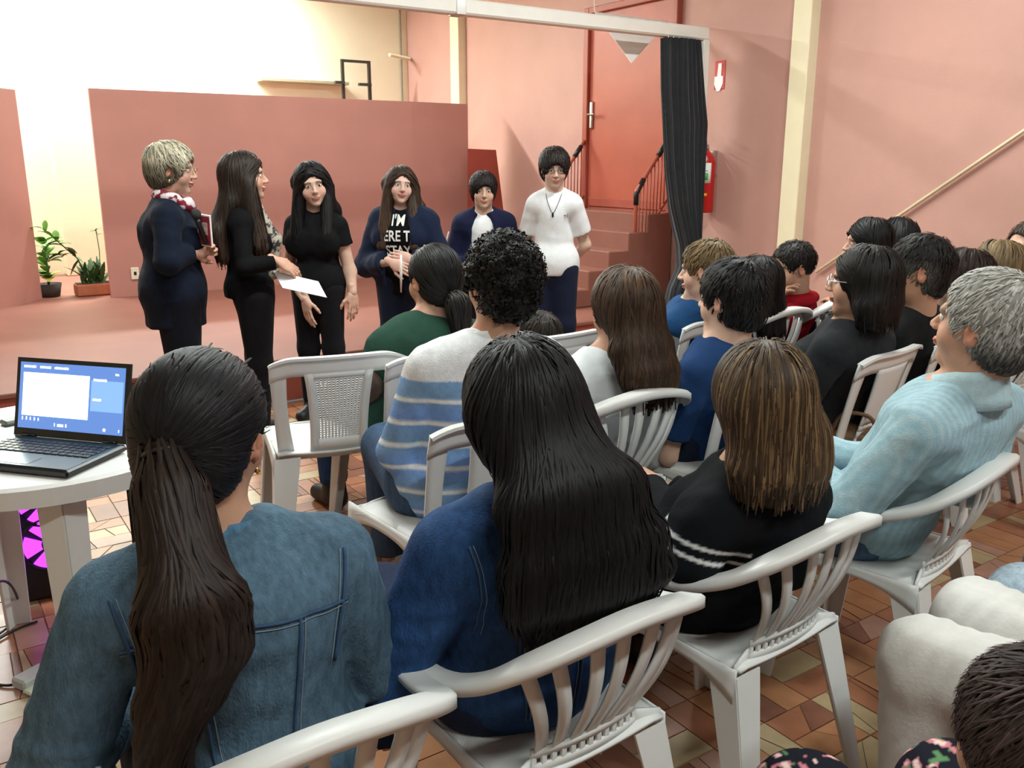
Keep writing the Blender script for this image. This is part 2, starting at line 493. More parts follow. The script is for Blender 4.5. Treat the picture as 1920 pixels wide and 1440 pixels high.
hd = wbox(-.045, -.02, .52, .56, .75, 1.0, .008).build('handle_plate', M_steel, dr)
MB().tube([(-.045, .54, .88), (-.08, .54, .88), (-.08, .44, .88)], .01, 8).build('handle', M_steel, hd, smooth=True)
# stairs
sta = tag(empty('stair', (XW, 6.35, 0)), 'small red stair climbing to the metal door', 'stair')
NS = 5
for i in range(NS):
    zt = ZST + (1.02 - ZST) * (i + 1) / NS
    x1 = -.012; x0 = -.30 - (NS - 1 - i) * .215
    wbox(x0, x1 if i == NS - 1 else x0 + .23, -.60, .62, ZST, zt, .008).build('step', M_redfloor, sta)
def handrail(y, label, gx=0.):
    r = tag(empty('handrail', (XW, y, 0)), label, 'handrail')
    A = np.array((-.42 + gx, 0, 1.22)); B = np.array((-.06, 0, 1.66))
    Mr = M_door
    MB().tube([(-.42 + gx, 0, ZST + .2), A - (0, 0, .05), A, A + (B - A) * .1, B], .017, 8).build('rail', Mr, r, smooth=True)
    MB().tube([A - (0, 0, .12), A - (0, 0, .02), A + (B - A) * .22], .023, 8).build('grip', M_dark, r, smooth=True)
    MB().tube([A + (B - A) * .65, A + (B - A) * .88], .023, 8).build('grip', M_dark, r, smooth=True)
    a2, b2 = A - (0, 0, .52), B - (0, 0, .52)
    MB().tube([a2, b2], .012, 6).build('lower_rail', Mr, r, smooth=True)
    for k in range(1, 9):
        f = k / 9.
        MB().tube([a2 + (b2 - a2) * f, A + (B - A) * f], .006, 5).build('baluster', Mr, r, smooth=True)
handrail(5.78, 'red stair handrail with worn black grip beside the black curtain')
handrail(6.95, 'red stair handrail behind the boy in white shirt')

# ---------------------------------------------------------------- curtain beam and curtain
YBM = 5.25
bm = tag(empty('curtain_beam', (5.33, YBM, ZST)), 'white beam with end post that carries the black curtain', 'beam')
wbox(-7.3, .04, -.05, .05, 2.425 - ZST - .048, 2.425 - ZST + .048, .012).build('beam', M_white, bm)
wbox(-.02, .05, -.05, .05, 0, 2.425 - ZST - .045, .01).build('post', M_white, bm)
wbox(-2.25, -2.18, -.056, .056, 2.425 - ZST - .054, 2.425 - ZST + .054, .004).build('joint_sleeve', M_steel, bm)
def curtain():
    # gathered cloth: folded cross-section whose width changes with height
    zs = np.linspace(.285, 2.365, 60); n = 120; V = []
    th = np.linspace(0, 2 * PI, n, endpoint=False)
    px_l = lambda z: np.interp(z, [.28, .45, .62, .80, 1.1, 1.4, 2.0, 2.4], [1250, 1258, 1276, 1274, 1258, 1250, 1243, 1243])
    px_r = lambda z: np.interp(z, [.28, .45, .62, .80, 1.1, 1.4, 1.75, 2.0, 2.4], [1312, 1308, 1306, 1308, 1314, 1320, 1325, 1318, 1308])
    for z in zs:
        def xat(px):
            lo, hi = 4.0, 6.0
            for _ in range(30):
                m = (lo + hi) / 2
                if proj((m, YBM - .02, z))[0] < px: lo = m
                else: hi = m
            return lo
        xl, xr = xat(px_l(z)), xat(px_r(z)); cx, w = (xl + xr) / 2, (xr - xl) / 2
        for t in th:
            f = 1 + .07 * math.sin(13 * t + .6 * math.sin(z * 3)) + .04 * math.sin(29 * t + z * 2)
            V.append((cx + w * math.cos(t) * (1 + .04 * math.sin(17 * t)), YBM - .02 + (.075 + .02 * math.sin(z * 3)) * math.sin(t) * f + .018 * math.sin(9 * math.cos(t) * 3 + z), z))
    m = len(zs); Q = [(i * n + j, i * n + (j + 1) % n, (i + 1) * n + (j + 1) % n, (i + 1) * n + j) for i in range(m - 1) for j in range(n)]
    c = MB().add(V, Q).build('curtain', mat('black_curtain_cloth', (.012, .014, .018), .85, .3, 14, .2, 90, sheen=.3), None, smooth=True)
    tag(c, 'gathered black curtain hanging from the end of the white beam', 'curtain')
    ringm = M_white
    for k in range(6):
        x = xat(1250 + k * 10)
        th2 = np.linspace(0, 2 * PI, 13)
        MB().tube([(x, YBM + .02 * math.cos(a) - .02, 2.365 + .02 * math.sin(a)) for a in th2], .005, 5, cap=False).build('ring', ringm, c, smooth=True)
curtain()
# white pennant hanging behind the beam
A, B, C = aty(1115, 22, 5.75), aty(1255, 40, 5.75), aty(1184, 118, 5.4)
mb = MB()
V = [A, B, C]; V2 = [v + Vector((0, .004, 0)) for v in V]
mb.add([tuple(v) for v in V + V2], [(0, 3, 4, 1), (1, 4, 5, 2), (2, 5, 3, 0)], [(0, 1, 2), (5, 4, 3)])
tag(mb.build('pennant', mat('white_cloth', (.9, .88, .86), .7, .02)), 'white triangular pennant hanging before the red door', 'pennant')
# hanging string of the pennant, running to the ceiling
tag(MB().tube([A + Vector((0, .002, 0)), A + Vector((-.02, .1, ZC - A.z))], .003, 5).build('pennant_string', M_white), 'thin string from which the white pennant hangs', 'string')

# ---------------------------------------------------------------- fire extinguisher and its sign
fx = tag(empty('fire_extinguisher', (XW - .105, 5.30, 1.05)), 'red fire extinguisher hung on the salmon wall beside the curtain', 'fire extinguisher')
M_fx = mat('extinguisher_red', (.50, .012, .012), .3, .05, 10, coat=.3)
MB().lathe([(0, 0), (.075, 0), (.083, .015), (.083, .40), (.072, .45), (.04, .485), (.028, .50), (0, .50)], 28).build('cylinder', M_fx, fx, smooth=True)
MB().lathe([(0, .50), (.024, .50), (.024, .545), (0, .545)], 14).build('valve', M_steel, fx, smooth=True)
MB().tube([(0, 0, .545), (-.03, -.02, .565), (-.09, -.05, .575)], .009, 8).build('lever', M_dark, fx, smooth=True)
MB().tube([(0, 0, .53), (-.04, -.03, .525), (-.10, -.06, .52)], .009, 8).build('carry_handle', M_fx, fx, smooth=True)
MB().tube(spline([(.0, .02, .53), (-.02, .06, .60), (-.05, .03, .65), (-.07, -.05, .61), (-.09, -.085, .5), (-.09, -.06, .3)], 24), .009, 8).build('hose', M_dark, fx, smooth=True)
def cyl_patch(a0, a1, z0, z1, r, name, m, parent):
    return MB().slab(lambda u, v: (r * math.cos(a0 + (a1 - a0) * u), r * math.sin(a0 + (a1 - a0) * u), z0 + (z1 - z0) * v), 10, 1, .002).build(name, m, parent, smooth=True)
ca = math.atan2(-5.30, -5.5)
M_lab = mat('white_sticker', (.85, .87, .84), .4, .03)
lb = cyl_patch(ca - .95, ca + .62, .24, .40, .085, 'label', M_lab, fx)
cyl_patch(ca - .9, ca + .3, .265, .32, .0865, 'green_band', mat('green_print', (.08, .45, .12), .5, .05), lb)
for k in range(3): cyl_patch(ca - .85, ca + .25 - .2 * k, .335 + .016 * k, .341 + .016 * k, .0865, 'print_line', mat('blue_print', (.2, .3, .6), .5, 0), lb)
cyl_patch(ca - .8, ca + .1, .41, .455, .079, 'seal', M_lab, fx)
cyl_patch(ca - .9, ca - .05, .165, .225, .085, 'date_sticker', M_lab, fx)
cyl_patch(ca - .9, ca + .3, .135, .158, .085, 'yellow_band', mat('yellow_print', (.85, .45, .01), .4, .03), fx)
wbox(.06, .105, -.03, .03, .3, .5, .004).build('bracket', M_steel, fx)
sg = tag(empty('extinguisher_sign', (XW, 5.29, 2.03)), 'small red and white arrow sign above the fire extinguisher', 'sign')
wbox(-.006, 0, -.055, .055, 0, .22, .002).build('plate', mat('sign_red', (.55, .03, .03), .5, .05), sg)
M_sw = mat('sign_white', (.9, .9, .9), .5, .02)
poly = [(-.02, .20), (.015, .20), (.022, .10), (.05, .10), (.05, .04), (.02, -.015), (-.01, -.015), (-.04, .04), (-.04, .10), (-.018, .10)]
mb = MB().prism(poly, 0, .004); mb.v[0] = mb.v[0][:, [2, 0, 1]] * (-1, 1, 1) + (-.006, 0, 0)
mb.build('arrow', M_sw, sg)

# ---------------------------------------------------------------- things on the back wall behind the panel
fr = tag(empty('metal_frame', (4.80, YB - .3, ZST)), 'thin dark metal frame standing behind the stage panel', 'frame')
M_thin = mat('dark_frame_metal', (.05, .045, .035), .5, .1)
q0, q1 = aty(641, 111, YB - .3), aty(691, 113, YB - .3)
xa, xb, zt = q0.x - 4.8, q1.x - 4.8, q0.z - ZST
for x in (xa, xb): MB().box((x, 0, zt / 2), (.035, .035, zt)).build('upright', M_thin, fr)
for dz in (0, .28, -.0): pass
for dz in (.015, .47, .95): MB().box(((xa + xb) / 2, 0, zt - dz), (xb - xa, .03, .03)).build('crossbar', M_thin, fr)
MB().box((xb - .08, -.04, zt - .28), (.16, .05, .03)).build('hook', M_thin, fr)
MB().box((xa - .06, -.04, zt - .27), (.12, .05, .03)).build('hook', M_thin, fr)
s0, s1 = aty(487, 149, YB - .15), aty(650, 161, YB - .15)
tag(MB().box(((s0.x + s1.x) / 2, YB - .12, s0.z), (s1.x - s0.x, .22, .035), bev=.004).build('wall_shelf', mat('shelf_board', (.42, .38, .26), .6, .1)), 'thin wooden shelf on the cream back wall', 'shelf')
# conduit and bracket near the corner
tag(MB().tube([(5.5, YB - .02, ZST), (5.5, YB - .02, ZC)], .012, 6).build('wall_conduit', mat('old_conduit', (.25, .22, .16), .6, .1)), 'thin dark conduit running up the cream wall corner', 'conduit')
b0, b1 = aty(731, 103, YB - .4), aty(768, 110, YB - .1)
tag(MB().tube([b0, b1, (XW - .01, YB - .1, b1.z)], .022, 8).build('wall_bracket', M_pilcream, smooth=True), 'short cream pipe bracket in the wall corner', 'bracket')

# ---------------------------------------------------------------- sockets
def socket(loc, label):
    s = tag(empty('wall_socket', loc), label, 'socket')
    wbox(-.035, .035, -.012, .0, -.055, .055, .004).build('cover', mat('socket_plastic', (.72, .68, .52), .4, .03), s)
    wbox(-.012, .012, -.015, -.006, -.016, .016, .003).build('outlet', M_dark, s)
q = aty(515, 717, YST); socket((q.x, YST + .02, q.z), 'socket on the stage riser by the empty chair')
q = aty(1072, 636, YST); socket((q.x, YST + .02, max(.1, q.z)), 'socket on the stage riser behind the child')
q = aty(252, 512, YP); socket((q.x, YP - .025, q.z), 'socket low on the long panel behind the woman in navy')

# ---------------------------------------------------------------- plants in the panel gap
def leaf(mb, base, d, L, w, rng, droop=.3):
    d = np.array(d, dtype=float); d /= np.linalg.norm(d); sd = np.cross(d, (0, 0, 1)); sd /= np.linalg.norm(sd) + 1e-9
    n = 5; V = []
    for i in range(n + 1):
        t = i / n; c = np.array(base) + d * L * t - np.array((0, 0, droop * L * t * t))
        ww = w * math.sin(PI * min(.97, .12 + .88 * t)) + .002
        up = np.array((0, 0, .25 * ww))
        V += [c - sd * ww + up, c, c + sd * ww + up]
    Q = []
    for i in range(n): Q += [(3 * i, 3 * i + 1, 3 * i + 4, 3 * i + 3), (3 * i + 1, 3 * i + 2, 3 * i + 5, 3 * i + 4)]
    mb.add(V, Q)
rng = random.Random(3)
M_leafl = mat('light_leaf', (.16, .36, .06), .45, .25, 20); M_leafy = mat('yellow_leaf', (.42, .42, .08), .5, .2, 20); M_leafd = mat('dark_leaf', (.035, .10, .025), .45, .3, 20)
M_clay = mat('terracotta', (.38, .12, .055), .7, .15, 15); M_soil = mat('dark_pot', (.05, .035, .03), .8, .2)
p = atz(94, 556, ZST)
pl = tag(empty('potted_plant', (p.x, p.y, ZST)), 'light green broad-leaved plant in a dark pot beside the curved panel', 'plant')
MB().lathe([(0, 0), (.085, 0), (.11, .12), (.10, .12), (.095, .10), (0, .10)], 18).build('pot', M_soil, pl, smooth=True)
MB().tube([(0, 0, .08), (.01, 0, .25), (-.01, .01, .42)], .012, 6).build('stem', M_leafd, pl, smooth=True)
for i in range(34):
    a = rng.uniform(0, 2 * PI); z = rng.uniform(.16, .50)
    b = MB(); leaf(b, (.02 * math.cos(a), .02 * math.sin(a), z), (math.cos(a), math.sin(a), rng.uniform(.2, 1.0)), rng.uniform(.14, .2), rng.uniform(.035, .055), rng)
    b.build('leaf', M_leafy if z < .28 and i % 2 else M_leafl, pl, smooth=True)
p = atz(181, 553, ZST)
pl = tag(empty('potted_plant', (p.x, p.y + .02, ZST)), 'dark bushy plant in a terracotta trough at the long panel', 'plant')
wbox(-.17, .17, -.09, .09, 0, .11, .012).build('trough', M_clay, pl)
wbox(-.155, .155, -.075, .075, .10, .115).build('soil', M_soil, pl)
for i in range(46):
    a = rng.uniform(0, 2 * PI); x = rng.uniform(-.11, .11)
    b = MB(); leaf(b, (x, rng.uniform(-.05, .05), .11), (math.cos(a) * .7, math.sin(a) * .6, rng.uniform(.7, 1.6)), rng.uniform(.2, .36), rng.uniform(.012, .022), rng, .25)
    b.build('leaf', M_leafd, pl, smooth=True)
for i in range(12):
    t = i / 11.; b = MB(); c = np.array((-.08 - .30 * t, 0, .30 + .32 * t))
    leaf(b, c, (rng.uniform(-1, .4), rng.uniform(-.6, .6), rng.uniform(-.2, .9)), .14, .028, rng); b.build('leaf', M_leafl if i > 6 else M_leafd, pl, smooth=True)
MB().tube([(-.03, 0, .1), (-.12, 0, .34), (-.37, 0, .62)], .006, 5).build('branch', M_leafd, pl)
MB().tube([(.05, 0, .1), (.07, 0, .4), (.06, 0, .60)], .004, 5).build('branch', M_leafd, pl)
for i in range(5):
    b = MB(); leaf(b, (.06, 0, .54 + i * .012), (math.cos(i * 1.3), math.sin(i * 1.3), .5), .07, .014, rng); b.build('leaf', M_leafd, pl, smooth=True)

# ---------------------------------------------------------------- ceiling light fittings
M_tube = mat('tube_glass', (.9, .9, .9), .4, 0, emit=(.97, 1, .97), estr=6.)
M_tube.cycles.emission_sampling = 'NONE'
for k, (c, ax, L, pw) in enumerate(TUBES):
    t = tag(empty('tube_lamp', c), 'white fluorescent ceiling fitting ' + ('above the laptop table', 'above the right rows of chairs', 'over the aisle behind the camera', 'over the last rows near the salmon wall', 'above the curved stage panel', 'above the middle of the stage', 'behind the curved panel at the cream wall', 'behind the long panel at the cream wall')[k], 'lamp', 'fluorescent ceiling fittings')
    wbox(-L / 2, L / 2, -.08, .08, .02, .07, .005).build('housing', M_white, t)
    for y in (-.04, .04): MB().tube([(-L / 2 + .05, y, .0), (L / 2 - .05, y, .0)], .013, 8).build('tube', M_tube, t, smooth=True)
    for x in (-L / 3, L / 3): MB().tube([(x, 0, .07), (x, 0, ZC - c[2])], .004, 5).build('rod', M_steel, t)

# ---------------------------------------------------------------- floor tiles
rng = random.Random(11)
TM = [mat('tile_terracotta', (.36, .145, .075), .32, .18, 14, .02, 60), mat('tile_orange', (.43, .20, .095), .3, .16, 14, .02, 60), mat('tile_brown', (.23, .095, .06), .34, .2, 14, .02, 60),
      mat('tile_beige', (.44, .33, .185), .32, .14, 14, .02, 60), mat('tile_pink', (.42, .23, .17), .32, .14, 14, .02, 60)]
CELL = .19; tiles = []
ix0, ix1 = int(XL / CELL) + 1, int(XW / CELL) - 1
for ix in range(ix0, ix1 + 1):
    for iy in range(int(YR / CELL) + 1, int(YST / CELL)):
        x, y = ix * CELL, iy * CELL
        hor = rng.random() < .5
        for k in (0, 1):
            g = .0022
            if hor: r = (x + g, x + CELL - g, y + k * CELL / 2 + g, y + (k + 1) * CELL / 2 - g)
            else: r = (x + k * CELL / 2 + g, x + (k + 1) * CELL / 2 - g, y + g, y + CELL - g)
            u = rng.random(); mi = 0 if u < .36 else 1 if u < .62 else 2 if u < .78 else 3 if u < .92 else 4
            if x < .12 and u > .3: mi = 3 if u < .75 else 4
            cut = rng.random()
            corners = [(r[0], r[2]), (r[1], r[2]), (r[1], r[3]), (r[0], r[3])]
            if cut < .42:      # broken tile: two pieces along a slanting cut
                f1, f2 = rng.uniform(.12, .88), rng.uniform(.12, .88)
                L = (lambda a, b, f: (a[0] + (b[0] - a[0]) * f, a[1] + (b[1] - a[1]) * f))
                p, s_ = L(corners[0], corners[1], f1), L(corners[3], corners[2], f2)
                e = .0018
                tiles.append(([corners[0], (p[0] - e, p[1]), (s_[0] - e, s_[1]), corners[3]], mi))
                u2 = rng.random(); tiles.append(([(p[0] + e, p[1]), corners[1], corners[2], (s_[0] + e, s_[1])], mi if u2 < .4 else rng.randrange(5)))
            else: tiles.append((corners, mi))
def seen_area(px, py):
    for a, b, c, d in ((1190, 880, 1920, 1440), (0, 1060, 240, 1440), (480, 740, 760, 1010), (690, 740, 1250, 1010), (1180, 1150, 1560, 1440)):
        if a < px < c and b < py < d: return True
    return False
sc_ = []
for i, (poly, mi) in enumerate(tiles):
    cx, cy = np.mean(poly, axis=0)
    px, py, d = proj((cx, cy, 0))
    if d > .3 and seen_area(px, py): sc_.append((d, i))
near = set(i for _, i in sorted(sc_)[:300])
rest = MB(); rm = []
for i, (poly, mi) in enumerate(tiles):
    z = rng.uniform(-.0012, .0008)
    if i in near:
        c = np.mean(poly, axis=0)
        MB().prism([(x - c[0], y - c[1]) for x, y in poly], -.006, 0).build('tile', TM[mi], floor, loc=(c[0], c[1], z))
    else:
        rest.prism(poly, -.006 + z, z); rm += [mi]
o = rest.build('tile_field', TM, floor); o['kind'] = 'stuff'
nq = 4
idx = np.concatenate([np.repeat(rm, 4), np.repeat(rm, 8)]).astype(np.int32)
o.data.polygons.foreach_set('material_index', idx)
# ------------------------------------------------------------------ people
M_skin = mat('skin', rough=.5, var=.05, scale=40, vcol=True, spec=.3)
M_hair = mat('hair', rough=.5, var=.3, scale=90, vcol=True, spec=.22, stretch=(1, 1, .2))
M_cloth = mat('woven_cloth', rough=.85, var=.10, scale=60, bump=.25, bscale=260, vcol=True, spec=.1, sheen=.03)
M_knit = mat('smooth_cloth', rough=.85, var=.06, scale=25, bump=.12, bscale=120, vcol=True, spec=.08, sheen=.0)
M_denim = mat('denim_cloth', rough=.85, var=.30, scale=90, bump=.35, bscale=330, vcol=True, spec=.2, stretch=(1, 1, .35))
M_shoe = mat('shoe_leather', rough=.5, var=.1, scale=30, vcol=True)
M_eyew = mat('eye_white', (.75, .73, .70), .25, 0); M_eyed = mat('eye_iris', (.03, .016, .010), .2, 0)
M_gold = mat('gold_metal', (.8, .55, .2), .3, 0, metal=1)
SKIN = {'l': (.60, .36, .26), 'm': (.50, .285, .19), 'd': (.38, .20, .125), 'p': (.66, .42, .31)}
def nrmv(v):
    v = np.array(v, dtype=float); return v / (np.linalg.norm(v) + 1e-12)
def merge(parts):
    """[(V,[faces],col)] -> V, faces, col"""
    V = []; Q = []; T = []; C = []; n = 0
    for v, fs, c in parts:
        V.append(v); C.append(np.broadcast_to(np.asarray(c, dtype=np.float32), (len(v), 3)))
        for f in fs:
            if len(f): (Q if f.shape[1] == 4 else T).append(f + n)
        n += len(v)
    fs = []
    if Q: fs.append(np.vstack(Q))
    if T: fs.append(np.vstack(T))
    return np.vstack(V), fs, np.vstack(C)

def head_sdf(S, Hc, R, s, female=False, ears=True):
    def E(c, r, k=.02, op='u', R2=None):
        S.ell(Hc + R @ (np.array(c) * s), np.array(r) * s, R if R2 is None else R @ R2, k * s, op)
    def Cc(a, b, ra, rb, k=.02, op='u'): S.cap(Hc + R @ (np.array(a) * s), Hc + R @ (np.array(b) * s), ra * s, rb * s, k * s, op=op)
    E((0, -.012, .030), (.075, .096, .085), .02)
    E((0, .022, -.028), (.061, .070, .076), .03)
    jw = .042 if female else .049
    E((0, .030, -.072), (jw, .046, .036), .03)
    E((0, .070, -.098), (.019, .017, .015), .022)
    for x in (-1, 1): E((x * .040, .056, -.034), (.024, .024, .028), .02)
    Cc((-.038, .080, .022), (.038, .080, .022), .011, .011, .018)
    for x in (-1, 1): E((x * .031, .100, .004), (.0165, .015, .0062), .007, 's')
    Cc((0, .089, .006), (0, .109, -.027), .0065, .0105, .010)
    for x in (-1, 1): E((x * .0105, .100, -.031), (.0075, .009, .007), .007)
    E((0, .0925, -.0575), (.0265, .0085, .005), .006); E((0, .0905, -.0672), (.021, .0085, .0058), .006)
    if ears:
        for x in (-1, 1):
            E((x * .079, -.006, -.004), (.0075, .019, .031), .006, 'u', rotz(-x * .35))
            E((x * .088, .000, .000), (.006, .010, .018), .006, 's', rotz(-x * .35))
def face_col(P, Hc, R, s, skin, brow, lip=None):
    q = ((P - Hc) @ R) / s
    C = np.tile(np.array(skin), (len(P), 1))
    x, y, z = np.abs(q[:, 0]), q[:, 1], q[:, 2]
    ck = np.exp(-(((x - .042) / .022) ** 2 + ((z + .03) / .022) ** 2)) * (y > .03)
    C = C * (1 + ck[:, None] * np.array((.08, -.06, -.06)))
    ear = (x > .073) & (y < .03); C[ear] *= (1.05, .85, .82)
    lp = (y > .082) & (x < .027) & (np.abs(z + .0625 - 6 * x * x) < .0100 - .2 * x)
    C[lp] = np.array(lip) if lip is not None else np.array(skin) * (.92, .58, .58)
    bz = .024 - .35 * np.maximum(x - .034, 0) + .12 * np.minimum(x - .03, 0)
    bw = (y > .06) & (x > .012) & (x < .053) & (np.abs(z - bz) < .0058)
    C[bw] = C[bw] * .25 + np.array(brow) * .75
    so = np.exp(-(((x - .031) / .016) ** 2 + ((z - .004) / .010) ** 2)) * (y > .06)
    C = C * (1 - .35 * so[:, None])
    return C

def hand_sdf(wr, d, up, side, curl=.5, s=1., spread=.12, thumb=.7):
    """wr wrist, d pointing direction, up back-of-hand normal, side +1 thumb on cross(d,up) side"""
    S = SDF(); d = nrmv(d); up = nrmv(np.array(up) - d * np.dot(up, d)); sd = np.cross(d, up) * side
    P = lambda a, b, c: np.array(wr) + (d * a + sd * b + up * c) * s
    S.cap(P(-.04, 0, 0), P(.02, 0, 0), .027 * s, .026 * s, .02, sq=(up, .72))
    S.ell(P(.052, 0, 0), np.array((.048, .041, .016)) * s, np.stack([d, sd, up], 1), .02)
    S.cap(P(.02, .018, -.004), P(.05, .032, -.008), .019 * s, .014 * s, .015)
    L = [(.043, .026, .022), (.047, .030, .024), (.044, .028, .023), (.034, .021, .019)]
    for i, (l1, l2, l3) in enumerate(L):
        b = .030 - i * .0195; a0 = .088 - (.006 if i in (0, 2) else .0 if i == 1 else .016)
        p = P(a0, b, 0); ang = 0.; fd = nrmv(d + sd * (spread * (1.5 - i) * .4))
        for l, r0, r1, cc in ((l1, .0095, .0088, .55), (l2, .0088, .0080, .9), (l3, .0080, .0066, .6)):
            ang += curl * cc
            v = fd * math.cos(ang) - up * math.sin(ang)
            q = p + v * l * s; S.cap(p, q, r0 * s, r1 * s, .004); p = q
    p = P(.028, .030, -.006)
    for l, r0, r1, a, b, c in ((.042, .0125, .0105, .65, thumb, -.25), (.030, .0105, .0092, .85, thumb * .5, -.35 - curl * .3), (.024, .0092, .0075, .95, thumb * .2, -.4 - curl * .4)):
        v = nrmv(d * a + sd * b + up * c); q = p + v * l * s; S.cap(p, q, r0 * s, r1 * s, .006); p = q
    return S

def locks(S, seeds, dirf, rng, nst=10, step=.02, w=.006, off=.003, lift=0., var=.35, taper=.6, keep=.5, wob=.15, avoid=None, zfree=-9.):
    """flat tapering hair locks that run over the surface of S"""
    P = np.array(seeds, dtype=float); n = len(P)
    if n == 0: return np.zeros((0, 3)), np.zeros((0, 4), int), np.zeros(0), np.zeros(0)
    L = 1 + var * (rng.rand(n) * 2 - 1); ww = w * (.6 + .8 * rng.rand(n)); o2 = off * (.4 + 1.2 * rng.rand(n))
    rings = []; pt = None
    rd = rng.randn(n, 3) * wob; alive = np.ones(n)
    for i in range(nst + 1):
        u = i / nst
        N = S.grad(P); d = dirf(P, u) + rd
        t = d - N * (N * d).sum(1)[:, None]; t /= np.linalg.norm(t, axis=1)[:, None] + 1e-6
        if pt is not None: t = t * (1 - keep) + pt * keep; t /= np.linalg.norm(t, axis=1)[:, None] + 1e-6
        if zfree > -5:
            lo_ = (P[:, 2] < zfree)[:, None]; t = np.where(lo_, nrm_rows((pt if pt is not None else t) * .8 + np.array((0, 0, -.4)) + rd * .5), t)
        pt = t
        sd = np.cross(N, t); sd /= np.linalg.norm(sd, axis=1)[:, None] + 1e-6
        wd = ww * alive * min(1, .35 + 3 * u) * (1 - u) ** taper + .0003
        rings.append(np.stack([P - sd * wd[:, None], P + N * (wd * .55)[:, None], P + sd * wd[:, None]], 1))
        if i < nst:
            P1 = P + t * (step * L)[:, None]
            if avoid is not None: alive = alive * (~avoid(P1))
            P = P + t * (step * L * alive)[:, None]
            D = S.val(P); tgt = o2 + lift * u * u; fr_ = P[:, 2] < zfree; D = np.where(fr_, tgt, D)
            P = P - N * (alive * np.clip(D - tgt, -.03, .015))[:, None]
    R = np.stack(rings, 1)                       # n, nst+1, 3, 3
    V = R.reshape(-1, 3); k = (nst + 1) * 3
    q = []
    for i in range(nst):
        for j in (0, 1): q.append((i * 3 + j, i * 3 + j + 1, (i + 1) * 3 + j + 1, (i + 1) * 3 + j))
    Q = (np.array(q)[None] + (np.arange(n) * k)[:, None, None]).reshape(-1, 4)
    rid = np.repeat(rng.rand(n), k); uu = np.tile(np.repeat(np.linspace(0, 1, nst + 1), 3), n)
    return V, Q, rid, uu

def hair_mesh(S, base, rng, sets, h=.009, colf=None, post=None):
    """hull mesh plus lock sets; each set = dict(sel, n, dirf, ...)"""
    V, Q = S.mesh(h)
    base = np.array(base)
    def shade(rid, uu, P):
        if colf is not None: return colf(rid, uu, P)
        return base * (.65 + .9 * rid ** 1.5)[:, None]
    parts = [(V, [Q], base * .7 if colf is None else colf(np.full(len(V), .3), np.full(len(V), .5), V) * .8)]
    for st in sets:
        st = dict(st); sel = st.pop('sel'); n = st.pop('n'); dirf = st.pop('dirf')
        c = V[sel(V)]
        if len(c) == 0: continue
        sd = c[rng.randint(0, len(c), n)] + rng.randn(n, 3) * .004
        v, q, rid, uu = locks(S, sd, dirf, rng, **st)
        parts.append((v, [q], shade(rid, uu, v)))
    return merge(parts)

